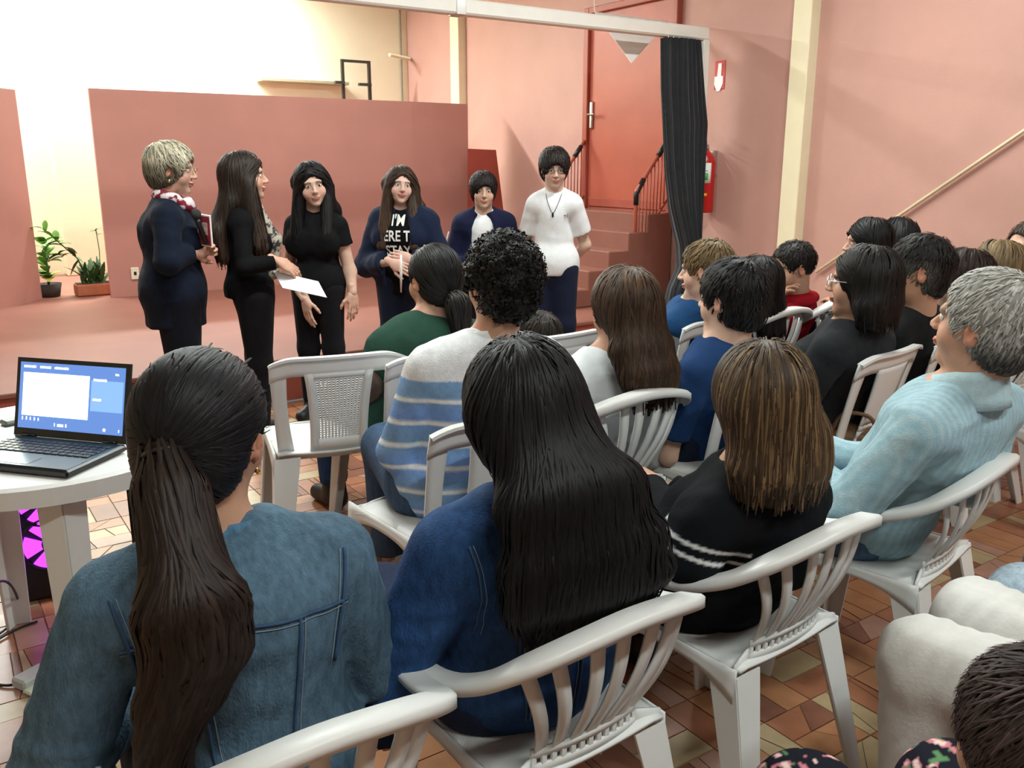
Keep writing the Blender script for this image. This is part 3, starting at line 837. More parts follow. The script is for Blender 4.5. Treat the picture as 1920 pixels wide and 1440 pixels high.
# body ----------------------------------------------------------------------
class Person:
    def __init__(s, top, Y, rz, label, pose='sit', s_=1., female=True, sw=None, fat=0., lean=8, head=(0, 0, 0), skin='m', seat=.43, headfwd=0., chairx=0., seed=1, bust=None, hipw=None, group=None, wd=1., chair=None, ck=1.02):
        """top = pixel of the crown, Y = forward distance; angles in degrees; rz in the room, 0 faces the stage"""
        s.rng = np.random.RandomState(seed); s.female = female; s.pose = pose; s.s = s_; s.fat = fat; s.skin = np.array(SKIN[skin] if isinstance(skin, str) else skin)
        T = at(top[0], top[1], Y); s.Y = Y; s.chair = chair; s.ck = ck
        if chair: seat = .432 * ck - .005
        g = s_ if pose == 'sit' else T.z / 1.62
        sw = sw if sw is not None else (.165 if female else .19); s.sw = sw
        J = s.J = {}
        hz = T.z - .128 * s_
        if pose == 'sit':
            P0 = np.array((0, 0, seat + .10)); nz = hz - .158 * s_
            ln = math.tan(math.radians(lean)); N = np.array((0, -ln * (nz - P0[2]), nz))
        else:
            P0 = np.array((0, 0, T.z * .535)); nz = hz - .158 * s_; N = np.array((0, -.02 - math.tan(math.radians(lean)) * (nz - P0[2]), nz))
        s.Hc = np.array((0, N[1] + .05 * s_ + headfwd, hz)); yw, pt, rl = [math.radians(a) for a in head]
        s.R = rotz(yw) @ rotx(pt) @ roty(rl)
        if chair:
            pv = np.array((chair[0], chair[1], 0)) + rotz(rz) @ np.array((0, .015, 0)); of = rotz(-rz) @ (np.array((T.x, T.y, 0)) - pv)
            s.Hc = np.array((of[0], of[1], hz)); N = np.array((of[0] * .72, (of[1] - .035) * .80, nz))
        J['P'] = P0; J['N'] = N
        J['S'] = {x: N + np.array((x * sw, .015, -.075)) for x in (-1, 1)}
        hw = hipw or (.085 * wd + fat * .3)
        J['H'] = {x: P0 + np.array((x * hw, 0.02, -.02)) for x in (-1, 1)}
        if pose == 'sit':
            J['K'] = {x: np.array((x * (hw + .03), .42 * min(1.05, g), seat + .07)) for x in (-1, 1)}
            J['A'] = {x: np.array((x * (hw + .035), .42 * min(1.05, g) - .02, .085)) for x in (-1, 1)}
            J['E'] = {x: J['S'][x] + np.array((x * .055, .05, -.26 * g)) for x in (-1, 1)}
            J['W'] = {x: np.array((x * .07, .27, seat + .18)) for x in (-1, 1)}
        else:
            J['K'] = {x: np.array((x * (hw + .005), .02, T.z * .29)) for x in (-1, 1)}
            J['A'] = {x: np.array((x * (hw + .01), -.01, .08)) for x in (-1, 1)}
            J['E'] = {x: J['S'][x] + np.array((x * .05, -.02, -.29 * g)) for x in (-1, 1)}
            J['W'] = {x: J['E'][x] + np.array((x * .01, .06, -.24 * g)) for x in (-1, 1)}
        s.g = g; s.rz = rz
        hl = rotz(rz) @ s.Hc
        s.o = empty('person', (T.x - hl[0], T.y - hl[1], 0) if not chair else (pv[0], pv[1], 0), rz)
        tag(s.o, label, 'person', group)
        s.bust = bust if bust is not None else (.5 if female else 0)
        s.near = Y < 2.3; s.wd = wd
    def wl(s, p):                        # world point -> local
        return rotz(-s.rz) @ (np.array(p) - np.array(s.o.location))
    def to_px(s, px, py, Y): return s.wl(at(px, py, Y))
    def torso(s, S, off, k=.05, arms=None):
        J = s.J; P, N = J['P'], J['N']; f = s.fat; d = N - P; g = s.g
        d_ = s.wd; dd = .5 + .5 * d_
        S.ell(P, (.150 * d_ + f + off, .105 * dd + f * .8 + off, .115 + off), None, k)
        S.ell(P + d * .36 + (0, f * .3, 0), (.118 * d_ + f * 1.1 + off, .082 * dd + f + off, .14 * g), None, k)
        S.ell(P + d * .68, ((s.sw - .03) * dd + f * .5 + off, .100 * dd + f * .6 + off, .15 * g), None, k)
        S.cap(J['S'][-1] + (.02, 0, 0), J['S'][1] - (.02, 0, 0), .048 + off + f * .2, k=k)
        for x in (-1, 1): S.cap(N + (x * .02, 0, -.012), J['S'][x] - (x * .02, 0, -.012), .038 + off, .040 + off, k * .8)
        if s.bust:
            for x in (-1, 1): S.ell(P + d * .62 + (x * .07, .085 + f * .6, -.01), np.array((.07, .05 * s.bust + .02, .06)) + off, None, .04)
        return S
    def arm(s, S, x, off, frac=1., k=.03, r=(.041, .034, .026), flat=True):
        """frac 0..1 upper arm, 1..2 forearm"""
        a, e, w = s.J['S'][x], s.J['E'][x], s.J['W'][x]; f = s.fat * .3
        if frac <= 1: S.cap(a, a + (e - a) * frac, r[0] + off + f, r[0] + (r[1] - r[0]) * frac + off + f, k, flat=flat)
        else:
            S.cap(a, e, r[0] + off + f, r[1] + off + f, k)
            S.cap(e, e + (w - e) * (frac - 1), r[1] + off + f * .6, r[1] + (r[2] - r[1]) * (frac - 1) + off, k, flat=flat)
    def legs(s, S, off, frac=2., k=.03, r=(.083, .055, .038)):
        f = s.fat * .35
        for x in (-1, 1):
            h, kk, a = s.J['H'][x], s.J['K'][x], s.J['A'][x]
            S.cap(h, kk, r[0] + off + f, r[1] + off + f * .5, k)
            if frac > 1: S.cap(kk, kk + (a - kk) * (frac - 1), r[1] + off + f * .3, r[2] + off, k, flat=True)
    def body(s, brow=(.02, .012, .008), face=True, lip=None, ears=True, hands=(), h=None, barearm=False):
        S = SDF(); J = s.J; Hc, R, hs = s.Hc, s.R, s.s
        head_sdf(S, Hc, R, hs, s.female, ears)
        nr = .050 if s.female else .057
        S.cap(J['N'] + (0, .0, -.03), Hc + R @ (np.array((0, -.018, -.055)) * hs), nr * hs * 1.06 + s.fat * .15, nr * hs, .03)
        s.torso(S, -.014)
        for x in (-1, 1): s.arm(S, x, -.006 if not barearm else 0., 2., flat=False)
        s.legs(S, -.012)
        hf = h or (.0038 if face else .008)
        rad = .14 * hs
        V, Q = S.mesh(.02 if not barearm else .012, [(Hc - rad, Hc + rad, hf)])
        col = np.tile(s.skin, (len(V), 1)); m = np.linalg.norm(V - Hc, axis=1) < .16 * hs
        col[m] = face_col(V[m], Hc, R, hs, s.skin, brow, lip)
        parts = [(V, [Q], col)]
        for x in (-1, 1):
            hp = dict(s.handp.get(x, {})) if hasattr(s, 'handp') else {}
            d = hp.pop('d', s.J['W'][x] - s.J['E'][x]); up = hp.pop('up', (0, -.1, 1) if s.pose == 'sit' else (x, 0, 0))
            if 'th' in hp: sd = hp.pop('th')
            else:
                dd = nrmv(d); c = np.cross(dd, np.array(up)); sd = 1 if np.dot(c, (-x, 0, 0) if s.pose == 'sit' else (0, 1, 0)) > 0 else -1
            HS = hand_sdf(s.J['W'][x], d, up, sd, s=.95 * min(1, s.g + .03), **hp)
            hv, hq = HS.mesh(.0045 if x in hands else .007)
            parts.append((hv, [hq], s.skin * np.array((1.02, .96, .95))))
        V, fs, C = merge(parts)
        o = s.bo = link('body', mesh_np('body', V, fs, True, C), M_skin, s.o)
        if face:
            for x in (-1, 1):
                th = [(0, .0126), (.0035, .0121), (.0062, .0110), (.0090, .0088), (.0115, .005), (.0126, 0)]
                me = MB().lathe([(r, z) for r, z in th[::-1]], 12)
                v = me.v[0][:, [0, 2, 1]] * (1, 1, -1)
                v = v @ np.array(R).T * hs + Hc + R @ (np.array((x * .031, .0775, .004)) * hs)
                ob = link('eye', mesh_np('eye', v, [np.vstack(me.q)[:, ::1]], True), [M_eyew, M_eyed], o)
                npoly = len(ob.data.polygons); mi = np.zeros(npoly, dtype=np.int32); mi[npoly - 24:] = 1
                ob.data.polygons.foreach_set('material_index', mi)
        return o
    def garment(s, name, S, col, h, material=None, label=None, post=None, colf=None):
        if post is not None: S.post = post
        V, Q = S.mesh(h)
        C = np.tile(np.array(col), (len(V), 1))
        if colf is not None: C = colf(V, C)
        o = s.gar = link(name, mesh_np(name, V, [Q], True, C), material or M_cloth, s.o)
        if label: o['label'] = label
        return o
    def wrinkle(s, amp=.004, sc=14, vert=.55):
        r = s.rng.rand(3) * 20
        def f(P):
            q = P + r; w = vnoise(q, sc * .5)
            return amp * (vnoise(q + w[:, None] * .06, (sc, sc, sc * vert)) + .5 * vnoise(q, sc * 2.3) + 1.2 * (np.abs(vnoise(q * (1, 1, 1.6) + w[:, None] * .05, sc * .8)) - .3))
        return f
    def top(s, col, sleeve=1.9, off=.016, name='shirt', h=None, material=None, hem=None, post='w', colf=None, label=None, neck=.012, armr=(.044, .037, .030), k=.05):
        S = SDF(); s.torso(S, off, k)
        for x in (-1, 1): s.arm(S, x, off, sleeve, .016, armr)
        J = s.J
        if s.pose == 'stand':
            hz = hem if hem is not None else J['P'][2] - .06
            S.cap(J['P'] + (-.05 * s.wd, 0, .02), J['P'] + (.05 * s.wd, 0, .02), .108 * s.wd + off + s.fat, k=.04)
            S.cap(J['P'] + (0, 0, .02), (0, 0, hz - .06), .142 * s.wd + off + s.fat, .145 * s.wd + off + s.fat, .04, sq=((0, 1, 0), .74))
            S.plane((0, 0, hz), (0, 0, -1), .006)
        s.torsoS = S
        S.ell(J['N'] + (0, .045, .055), (.062, .075, .05), None, .015, 's')
        h = h or (.0065 if s.near else .009 if s.Y < 3.5 else .011)
        s.topS = S
        return s.garment(name, S, col, h, material, label, s.wrinkle(.0045 if s.near else .004) if post == 'w' else post, colf)
    def bottom(s, col, off=.014, name='trousers', h=.016, frac=1.93, material=None, colf=None, r=(.088, .060, .046), label=None, post=None):
        S = SDF(); s.legs(S, off, frac, .03, r); P = s.J['P']
        S.ell(P + (0, .01, -.015), (.140 * s.wd + s.fat + off, .098 * s.wd + s.fat * .8 + off, .11), None, .05)
        S.plane(P + (0, 0, .05), (0, 0, 1), .01)
        return s.garment(name, S, col, h, material, label, post, colf)
    def shoes(s, col, high=False):
        for x in (-1, 1):
            a = s.J['A'][x]; S = SDF()
            S.cap((a[0], a[1] - .03, .045), (a[0] + x * .02, a[1] + .13, .036), .043, .036, .03)
            S.cap((a[0], a[1], .06), (a[0], a[1], .22 if high else .10), .048, .052, .03)
            S.plane((0, 0, .0), (0, 0, -1), .004)
            V, Q = S.mesh(.012); link('shoe', mesh_np('shoe', V, [Q], True, np.tile(np.array(col), (len(V), 1))), M_shoe, s.o)
    # hair styles --------------------------------------------------------------
    def hp(s, q): return s.Hc + s.R @ (np.array(q) * s.s)
    def hair_add(s, V, fs, C, name='hair', label=None):
        o = link(name, mesh_np(name, V, fs, True, C), M_hair, s.o)
        if label: o['label'] = label
        return o
    def cap_hull(s, vol=.010, face=(.080, .088, .100), fc=(0, .122, -.042), ears=False, nape=-.065, back=0., low=True):
        S = SDF(); Hc, R, hs = s.Hc, s.R, s.s
        S.ell(s.hp((0, -.014 - back, .032)), np.array((.076 + vol, .097 + vol + back, .086 + vol)) * hs, R, .02)
        if low: S.ell(s.hp((0, -.045, -.03)), np.array((.060 + vol, .055 + vol, .055 + vol)) * hs, R, .03)
        S.ell(s.hp(fc), np.array(face) * hs, R, .012, 's')
        if not ears:
            for x in (-1, 1): S.ell(s.hp((x * .088, .012, -.022)), np.array((.026, .030, .042)) * hs, R, .012, 's')
        if nape is not None: S.plane(s.hp((0, 0, nape)), s.R @ np.array((0, .25, -1.)), .012)
        return S
    def short_hair(s, col, vol=.012, n=700, length=.035, colf=None, lift=.006, curly=False, w=.003, **kw):
        S = s.cap_hull(vol, **kw); rng = s.rng
        cr = s.hp((.0, -.055, .12)); up = s.R @ np.array((0, .55, 0.))
        dn = s.R @ np.array((0, 0, -1.))
        fcw = s.hp(kw.get('fc', (0, .122, -.042))); fr_ = np.array(kw.get('face', (.080, .088, .100))) * s.s * .99
        avoid = lambda P: (((((P - fcw) @ s.R) / fr_) ** 2).sum(1) < 1)
        if curly:
            r = rng.rand(3) * 9
            S.post = lambda P: .010 * vnoise(P + r, 34) + .006 * vnoise(P + r, 75)
            dirf = lambda P, u: rng.randn(len(P), 3)
            sets = [dict(sel=lambda V: np.ones(len(V), bool), n=n, dirf=dirf, nst=5, step=length / 5, w=.0045, lift=.010, off=.004, keep=.1, taper=.4)]
        else:
            dirf = lambda P, u: nrm_rows(P - cr) + dn * .5 + up * .35
            sets = [dict(sel=lambda V: np.ones(len(V), bool), n=n, dirf=dirf, nst=5, step=length / 5, w=w, lift=lift, off=.003, taper=.5, wob=.25, avoid=avoid)]
        V, fs, C = hair_mesh(S, col, rng, sets, .007, colf)
        return s.hair_add(V, fs, C)
    def long_hair(s, col, tail, n=900, w=.006, vol=.014, step=.03, nst=14, colf=None, face=(.074, .088, .105), fc=(0, .125, -.045), side=True, wob=.10, h=.010, extra=None, off=.004, var=.3, part=.01, taper=.45):
        """tail: list of (local point, half width x, half depth) the hair falls along"""
        S = s.cap_hull(vol, face, fc, ears=True, nape=None)
        ax = (1, 0, 0)
        prev = None
        for (p, wx, wy) in tail:
            p = np.array(p, dtype=float) + (np.array((.5 * (s.Hc[0] + s.J['N'][0]), 0, 0)) if isinstance(p, tuple) else 0)
            if prev is not None:
                q, qx, qy = prev
                S.cap(q, p, qy, wy, .025, sq=(ax, max(.3, (qx / qy + wx / wy) / 2)))
            prev = (p, wx, wy)
        if extra: extra(S)
        S.ell(s.hp(fc), np.array(face) * s.s, s.R, .012, 's')
        g = np.array((0, 0, -1.))
        zt = s.Hc[2]
        cr = s.hp((part, -.03, .12)); xl = s.R[:, 0]; yl = s.R[:, 1]
        fcw = s.hp(fc); fr_ = np.array(face) * s.s * 1.02
        zcut = tail[-1][0][2] - .015
        avoid = lambda P: (((((P - fcw) @ s.R) / fr_) ** 2).sum(1) < 1) | (P[:, 2] < zcut - .045 * (np.sin(P[:, 0] * 310) * np.sin(P[:, 0] * 97 + P[:, 1] * 60)) ** 2)
        def dirf(P, u):
            q = (P - s.Hc) @ s.R
            d = np.tile(g, (len(P), 1)); a = np.clip((P[:, 2] - zt - .03) / .08, 0, 1)[:, None]
            d = d + a * nrm_rows(P - cr) * .8
            fr = np.clip((q[:, 1] - .01) / .05, 0, 1) * np.clip((q[:, 2] + .02) / .06, 0, 1)
            return d + (fr * np.sign(q[:, 0] - part) * 1.6)[:, None] * xl - (fr * 1.2)[:, None] * yl
        zb = tail[-1][0][2]; zf = zb + .0
        sets = [dict(sel=lambda V: V[:, 2] > zt + .0, n=int(n * .6), dirf=dirf, nst=nst, step=step, w=w, off=off, keep=.45, wob=wob, var=var, taper=taper, avoid=avoid, zfree=zf),
                dict(sel=lambda V: (V[:, 2] <= zt + .0) & (V[:, 2] > zb + .05), n=int(n * .4), dirf=dirf, nst=nst, step=step * .6, w=w, off=off, keep=.45, wob=wob, var=var, taper=taper, avoid=avoid, zfree=zf)]
        V, fs, C = hair_mesh(S, col, s.rng, sets, h, colf)
        s.hairS = S
        return s.hair_add(V, fs, C)
    def glasses(s, col=(.02, .02, .02), r=.021, thick=.0016):
        m = mat('glasses_%d' % int(col[0] * 1000), col, .3, 0, metal=.6); mb = MB()
        for x in (-1, 1):
            c = np.array((x * .033, .107, .002))
            mb.tube([s.hp(c + np.array((r * 1.15 * math.cos(a), 0, r * .85 * math.sin(a)))) for a in np.linspace(0, 2 * PI, 17)], thick, 5, cap=False)
            mb.tube([s.hp((x * .057, .107, .006)), s.hp((x * .080, .09, .008)), s.hp((x * .084, .0, .008))], thick, 5)
        mb.tube([s.hp((-.010, .109, .004)), s.hp((0, .113, .007)), s.hp((.010, .109, .004))], thick, 5)
        return mb.build('glasses', m, s.o, smooth=True)
def nrm_rows(A): return A / (np.linalg.norm(A, axis=1)[:, None] + 1e-9)
def surf(S, p, d, it=40):
    """march from p along d to the surface of S"""
    p = np.array(p, dtype=float); d = nrmv(d)
    for _ in range(it):
        v = S.val(p[None])[0]
        if abs(v) < .0008: break
        p = p + d * v * .8
    return p
def seam(per, S, pts, d, r, m, name='seam', dz=0.):
    """a raised seam that follows the surface of S through pts (projected along d)"""
    q = spline(pts, max(8, len(pts) * 5)); out = np.array([surf(S, x, d) for x in q]); out = out + S.grad(out) * (r * .35 + .0012)
    return MB().tube(out, r, 5).build(name, m, per.gar, smooth=True)
# ------------------------------------------------------------------ white plastic chairs (facing +y, origin on the floor under the seat)
M_pl = mat('white_plastic', (.78, .79, .77), .38, .03, 6, .02, 180, spec=.45)
def yb(x, z): return -.195 - .26 * (z - .44) + .55 * x * x
def chair_base(root, w=.215, splay=.035, hseat=.435):
    def seat(u, v):
        x = (u * 2 - 1) * (w - .005 + .015 * v); y = -.205 + .44 * v
        r = .03 * max(0, abs(u * 2 - 1) - .75) / .25
        return (x, y - (0 if v < .5 else .06 * (u * 2 - 1) ** 4), hseat - .012 * (1 - (u * 2 - 1) ** 2) - .02 * max(0, v - .82) / .18 - .006 * max(0, abs(u * 2 - 1) - .85) / .15)
    MB().slab(seat, 14, 12, .008).build('seat', M_pl, root, smooth=True)
    for x in (-1, 1):           # side aprons with an arched lower edge
        def ap(u, v):
            y = -.20 + .42 * u; d = .028 + .055 * abs(2 * u - 1) ** 2.5
            return (x * (w + .004 + .006 * v), y, hseat - d * v)
        MB().slab(ap, 14, 3, .006).build('apron', M_pl, root, smooth=True)
    def apf(u, v):
        xx = (2 * u - 1) * w; d = .026 + .05 * abs(2 * u - 1) ** 3
        return (xx, .228 - .05 * (2 * u - 1) ** 4 + .004 * v, hseat - .018 - d * v)
    MB().slab(apf, 12, 3, .006).build('apron', M_pl, root, smooth=True)
    for x in (-1, 1):           # L-section legs that taper and splay
        for y0, y1, sg in ((.215, .235, 1), (-.20, -.29, -1)):
            mb = MB()
            def f1(u, v):
                z = hseat - .02 - (hseat - .02) * u; cx = x * (w + .004 + splay * u); cy = y0 + (y1 - y0) * u; wd = .085 - .04 * u
                return (cx - x * wd * v, cy, z)
            def f2(u, v):
                z = hseat - .02 - (hseat - .02) * u; cx = x * (w + .004 + splay * u); cy = y0 + (y1 - y0) * u; wd = .080 - .038 * u
                return (cx, cy - sg * wd * v, z)
            mb.slab(f1, 6, 2, .006).slab(f2, 6, 2, .006)
            mb.build('leg', M_pl, root, smooth=False)
def chair_panel(root, mesh=False, ztop=.775):
    chair_base(root)
    wt, wb = .225, .205
    def bs(x, z, dy=0.): return (x, yb(x, z) + dy, z)
    zr = lambda x: ztop - 1.0 * max(0, abs(x) - .14) ** 2 * 3.2
    MB().slab(lambda u, v: bs((2 * u - 1) * wt, (zr((2 * u - 1) * wt) - .062) + .062 * v), 18, 3, .009).build('top_rail', M_pl, root, smooth=True)
    P = [bs((2 * u - 1) * wt, zr((2 * u - 1) * wt), -.006) for u in np.linspace(0, 1, 25)]
    MB().sweep(P, [(-.016, -.005), (.012, -.005), (.012, .004), (-.016, .004)]).build('rail_lip', M_pl, root, smooth=False)
    for x in (-1, 1):
        def post(u, v):
            z = .43 + (zr(wt) - .03 - .43) * u; c = wb + (wt - wb) * u; wd = .055 - .008 * math.sin(PI * u)
            return bs(x * (c - wd * v), z, .006 * v)
        MB().slab(post, 12, 3, .008).build('back_post', M_pl, root, smooth=True)
    pw = lambda z: .075 + .035 * ((z - .43) / .33) ** 2 + .012 * (1 - (z - .43) / .33)
    zt = ztop - .055
    if mesh:
        def bord(u, v): pass
        for x in (-1, 1):
            MB().slab(lambda u, v: bs(x * (pw(.43 + (zt - .43) * u) + .012 - .028 * v), .43 + (zt - .43) * u, -.004), 10, 1, .010).build('panel_edge', M_pl, root, smooth=True)
        for a, b in ((.43, .475), (zt - .02, zt)):
            MB().slab(lambda u, v: bs((2 * u - 1) * pw(a), a + (b - a) * v, -.003), 8, 1, .008).build('panel_edge', M_pl, root, smooth=True)
        for k in range(13):
            t = (k + .5) / 13 * 2 - 1
            MB().slab(lambda u, v: bs(t * (pw(.47 + (zt - .49) * u) - .012) + (v - .5) * .0068, .47 + (zt - .49) * u, -.002), 10, 1, .005).build('slat', M_pl, root, smooth=False)
        mb = MB()
        for k in range(26):
            z = .48 + (zt - .505) * k / 25
            mb.slab(lambda u, v: bs((2 * u - 1) * (pw(z) - .012), z + (v - .5) * .0035, .002), 4, 1, .003)
        o = mb.build('mesh_grid', M_pl, root); o['kind'] = 'stuff'
    else:
        MB().slab(lambda u, v: bs((2 * u - 1) * (pw(.50 + (zt - .50) * v) + .006), .50 + (zt - .50) * v, -.002), 8, 12, .008).build('back_panel', M_pl, root, smooth=True)
        for a, b in ((.43, .452), (.476, .502)):
            MB().slab(lambda u, v: bs((2 * u - 1) * (pw(a) + .006), a + (b - a) * v, -.002), 8, 1, .008).build('back_panel', M_pl, root, smooth=True)
        for x in (-1, 1):
            MB().slab(lambda u, v: bs(x * (.045 + .048 * u), .45 + .028 * v, -.002), 3, 1, .008).build('back_panel', M_pl, root, smooth=True)
    MB().slab(lambda u, v: bs((2 * u - 1) * .20, .40 + .032 * v, .004), 10, 1, .006).build('back_apron', M_pl, root, smooth=True)
def chair_slat(root, ztop=.77):
    chair_base(root, .20)
    half = [(.245, .20, .615), (.275, .06, .625), (.272, -.08, .635), (.252, -.185, .675), (.205, -.255, .725), (.11, -.292, ztop - .012), (0, -.302, ztop)]
    path = spline([(-x, y, z) for x, y, z in half[:-1]] + [(x, y, z) for x, y, z in half[::-1]], 61)
    sec = [(-.024, -.006), (.020, -.006), (.024, -.016), (.028, -.016), (.028, .004), (.020, .009), (-.018, .009), (-.024, .004)]
    MB().sweep(path, sec).build('top_rail', M_pl, root, smooth=True)
    # inner band that carries the slats
    c0, c1 = 19, 42
    def band(u, v):
        t = c0 + (c1 - c0) * u; i = int(min(t, c1 - 1e-6)); f = t - i; p = path[i] * (1 - f) + path[i + 1] * f
        return (p[0] * .93, p[1] + .018, p[2] - .004 - .035 * v)
    MB().slab(band, 24, 2, .007).build('slat_band', M_pl, root, smooth=True)
    n = 7
    for k in range(n):
        t = k / (n - 1) * 2 - 1
        i = int(round((c0 + c1) / 2 + t * (c1 - c0) * .46)); top = path[i] * (.93, 1, 1) + (0, .018, -.03)
        bot = np.array((t * .115, -.195 + .9 * (t * .115) ** 2, .475))
        def sl(u, v):
            p = bot * (1 - u) + top * u; bow = -.022 * math.sin(PI * u)
            wd = .013 + .003 * u
            return (p[0] + (v - .5) * 2 * wd, p[1] + bow, p[2])
        MB().slab(sl, 10, 1, .007).build('slat', M_pl, root, smooth=True)
    # lower back band pierced by slots
    zb = [(.43, .447), (.462, .48)]
    for a, b in zb: MB().slab(lambda u, v: ((2 * u - 1) * .135, -.197 + .9 * ((2 * u - 1) * .135) ** 2, a + (b - a) * v), 12, 1, .007).build('back_band', M_pl, root, smooth=True)
    mb = MB()
    for k in range(13):
        x = -.13 + .26 * k / 12
        mb.slab(lambda u, v: (x + (v - .5) * .011, -.197 + .9 * x * x, .446 + .017 * u), 1, 1, .007)
    o = mb.build('slotted_strip', M_pl, root); o['kind'] = 'stuff'
    for x in (-1, 1):
        MB().slab(lambda u, v: (x * (.198 + .045 * u), .215 - .075 * v * (1 - .35 * u) - .01 * u, .42 + .20 * u), 6, 2, .007).build('arm_support', M_pl, root, smooth=True)
        MB().slab(lambda u, v: (x * (.135 + (.065) * v), -.195 + .9 * (.135) ** 2 - .012 * v, .405 + .055 * (1 - .3 * v) * u), 3, 3, .007).build('back_band', M_pl, root, smooth=True)
PROTO = {}
def chair(kind, loc, rz, label, group='white plastic chairs of the audience', k=.93):
    if kind not in PROTO:
        o = empty('plastic_chair', loc, rz)
        {'slat': chair_slat, 'panel': chair_panel, 'mesh': lambda r: chair_panel(r, True)}[kind](o)
        PROTO[kind] = o
    else:
        o = copy_tree(PROTO[kind]); o.location = loc; o.rotation_euler = (0, 0, rz)
    o.scale = (k, k, k)
    tag(o, label, 'chair', group)
    return o
def seat_chair(p, kind, label, dy=.045, dx=0., drz=0.):
    if p.chair: return chair(kind, (p.chair[0], p.chair[1], 0), D2R(p.chair[2]), label, k=p.ck)
    l = rotz(p.rz) @ np.array((dx, dy, 0)); q = np.array(p.o.location) + l
    return chair(kind, (q[0], q[1], 0), p.rz + math.radians(drz), label, k=1.)

# ------------------------------------------------------------------ table, laptop and the things around them
tb = tag(empty('plastic_table', (.245, 2.70, 0)), 'white plastic table carrying the open laptop', 'table')
TZ = .70
Rt = .43
def ttop(u, v):
    a = 2 * PI * u; r = Rt * v; return (r * math.cos(a), r * math.sin(a), TZ)
MB().lathe([(0, TZ - .012), (Rt - .03, TZ - .012), (Rt - .012, TZ - .055), (Rt, TZ - .055), (Rt + .004, TZ - .008), (Rt - .006, TZ), (0, TZ)], 56).build('table_top', M_pl, tb, smooth=False)
for a in (-94, 20, 112, 200):
    a = math.radians(a); d = np.array((math.cos(a), math.sin(a), 0)); sd = np.array((-d[1], d[0], 0)); mb = MB()
    for off, dr in ((-1, sd), (1, sd)):
        def lf(u, v):
            z = TZ - .02 - (TZ - .02) * u; r = Rt - .055 - .01 * u; wd = .055 - .018 * u
            return tuple(d * (r - wd * .55 * v * 1.2) + sd * off * (wd * (v)) + np.array((0, 0, z)))
        mb.slab(lf, 6, 1, .010)
    mb.build('leg', M_pl, tb)
Hr = atz(238, 833, TZ + .022); Fr = atz(125, 884, TZ + .022)
dep = np.array((Fr - Hr)[:2]); dl = np.linalg.norm(dep); dep /= dl; hin = np.array((-dep[1], dep[0]))
if np.dot(hin, (-1, 1)) < 0: hin = -hin
# laptop frame: x along hinge (right to left as seen), y towards the user
LW, LD = .36, dl
lrz = math.atan2(-dep[1], -dep[0]) - PI / 2         # local +y points from user to hinge
cx, cy = np.array(Hr[:2]) + hin * LW / 2 + dep * LD / 2
lp = tag(empty('laptop', (cx, cy, TZ), lrz), 'open black laptop showing a slide on the table', 'laptop')
M_lap = mat('laptop_black', (.010, .012, .014), .25, .1, 30); M_key = mat('laptop_keys', (.02, .03, .035), .35, .1); M_deck = mat('laptop_deck', (.05, .09, .11), .28, .08, metal=.5)
wbox(-LW / 2, LW / 2, -LD / 2, LD / 2, .003, .022, .005).build('base', M_lap, lp)
dk = wbox(-LW / 2 + .006, LW / 2 - .006, -LD / 2 + .006, LD / 2 - .012, .022, .0235, .0005).build('palm_rest', M_deck, lp)
for r in range(5):
    for c in range(14):
        x = -LW / 2 + .03 + c * (LW - .06) / 13; y = LD / 2 - .045 - r * .0185
        wbox(x - .010, x + .010, y - .0078, y + .0078, .0235, .0262, .001).build('key', M_key, dk)
wbox(-.05, .05, -LD / 2 + .015, -LD / 2 + .065, .0235, .0242, .0003).build('touchpad', M_deck, lp)
tilt = math.radians(14); SH = .215
def scr(x, z, out=0.):        # point on the lid
    return np.array((x, LD / 2 - .004 + math.sin(tilt) * z - math.cos(tilt) * out, .022 + math.cos(tilt) * z + math.sin(tilt) * out))
def lid_quad(x0, x1, z0, z1, out, th, name, m, parent):
    return MB().slab(lambda u, v: scr(x0 + (x1 - x0) * u, z0 + (z1 - z0) * v, out), 1, 1, th).build(name, m, parent)
lid = lid_quad(-LW / 2, LW / 2, 0, SH, -.004, .010, 'lid', M_lap, lp)
M_scr = mat('screen_blue', (.02, .05, .15), .4, 0, emit=(.16, .32, .78), estr=.85); M_scr2 = mat('screen_white', (.8, .8, .8), .4, 0, emit=(.96, .97, 1.), estr=1.7)
M_scr3 = mat('screen_lightblue', (.05, .1, .2), .4, 0, emit=(.28, .52, .95), estr=.95)
W2_, a0 = LW / 2 - .012, .022
sc1 = lid_quad(-W2_, W2_, a0, SH - .012, .0016, .0012, 'screen', M_scr, lid)
lid_quad(W2_ * .38, W2_ - .004, a0 + .06, SH - .05, .0026, .0006, 'side_pane', M_scr3, lid)
lid_quad(-W2_ + .012, W2_ * .34, a0 + .035, SH - .040, .0028, .0006, 'slide', M_scr2, lid)
rr = random.Random(2)
def glyphs(x, z, n, hgt, name='screen_text'):
    mb = MB()
    for k in range(n):
        w = rr.uniform(.0022, .004); 
        mb.slab(lambda u, v: scr(x + w * u, z + hgt * rr.uniform(.75, 1) * v, .0032), 1, 1, .0004); x += w + .0012
    mb.build(name, M_scr2, lid)
for x, n in ((-W2_ + .012, 9), (-W2_ + .065, 8), (-W2_ + .112, 11)): glyphs(x, SH - .027, n, .007)
glyphs(W2_ - .03, SH - .034, 3, .006)
glyphs(W2_ * .42, SH - .052, 10, .007); glyphs(W2_ * .42, SH - .105, 7, .007)
for k in range(5): glyphs(-W2_ + .014 + k * .013, a0 + .022, 1, .010)
glyphs(-.048, a0 + .010, 1, .010); glyphs(-.038, a0 + .010, 5, .008); glyphs(-.012, a0 + .010, 1, .010)
glyphs(W2_ - .06, a0 + .008, 2, .008); glyphs(W2_ - .012, a0 + .008, 1, .008)
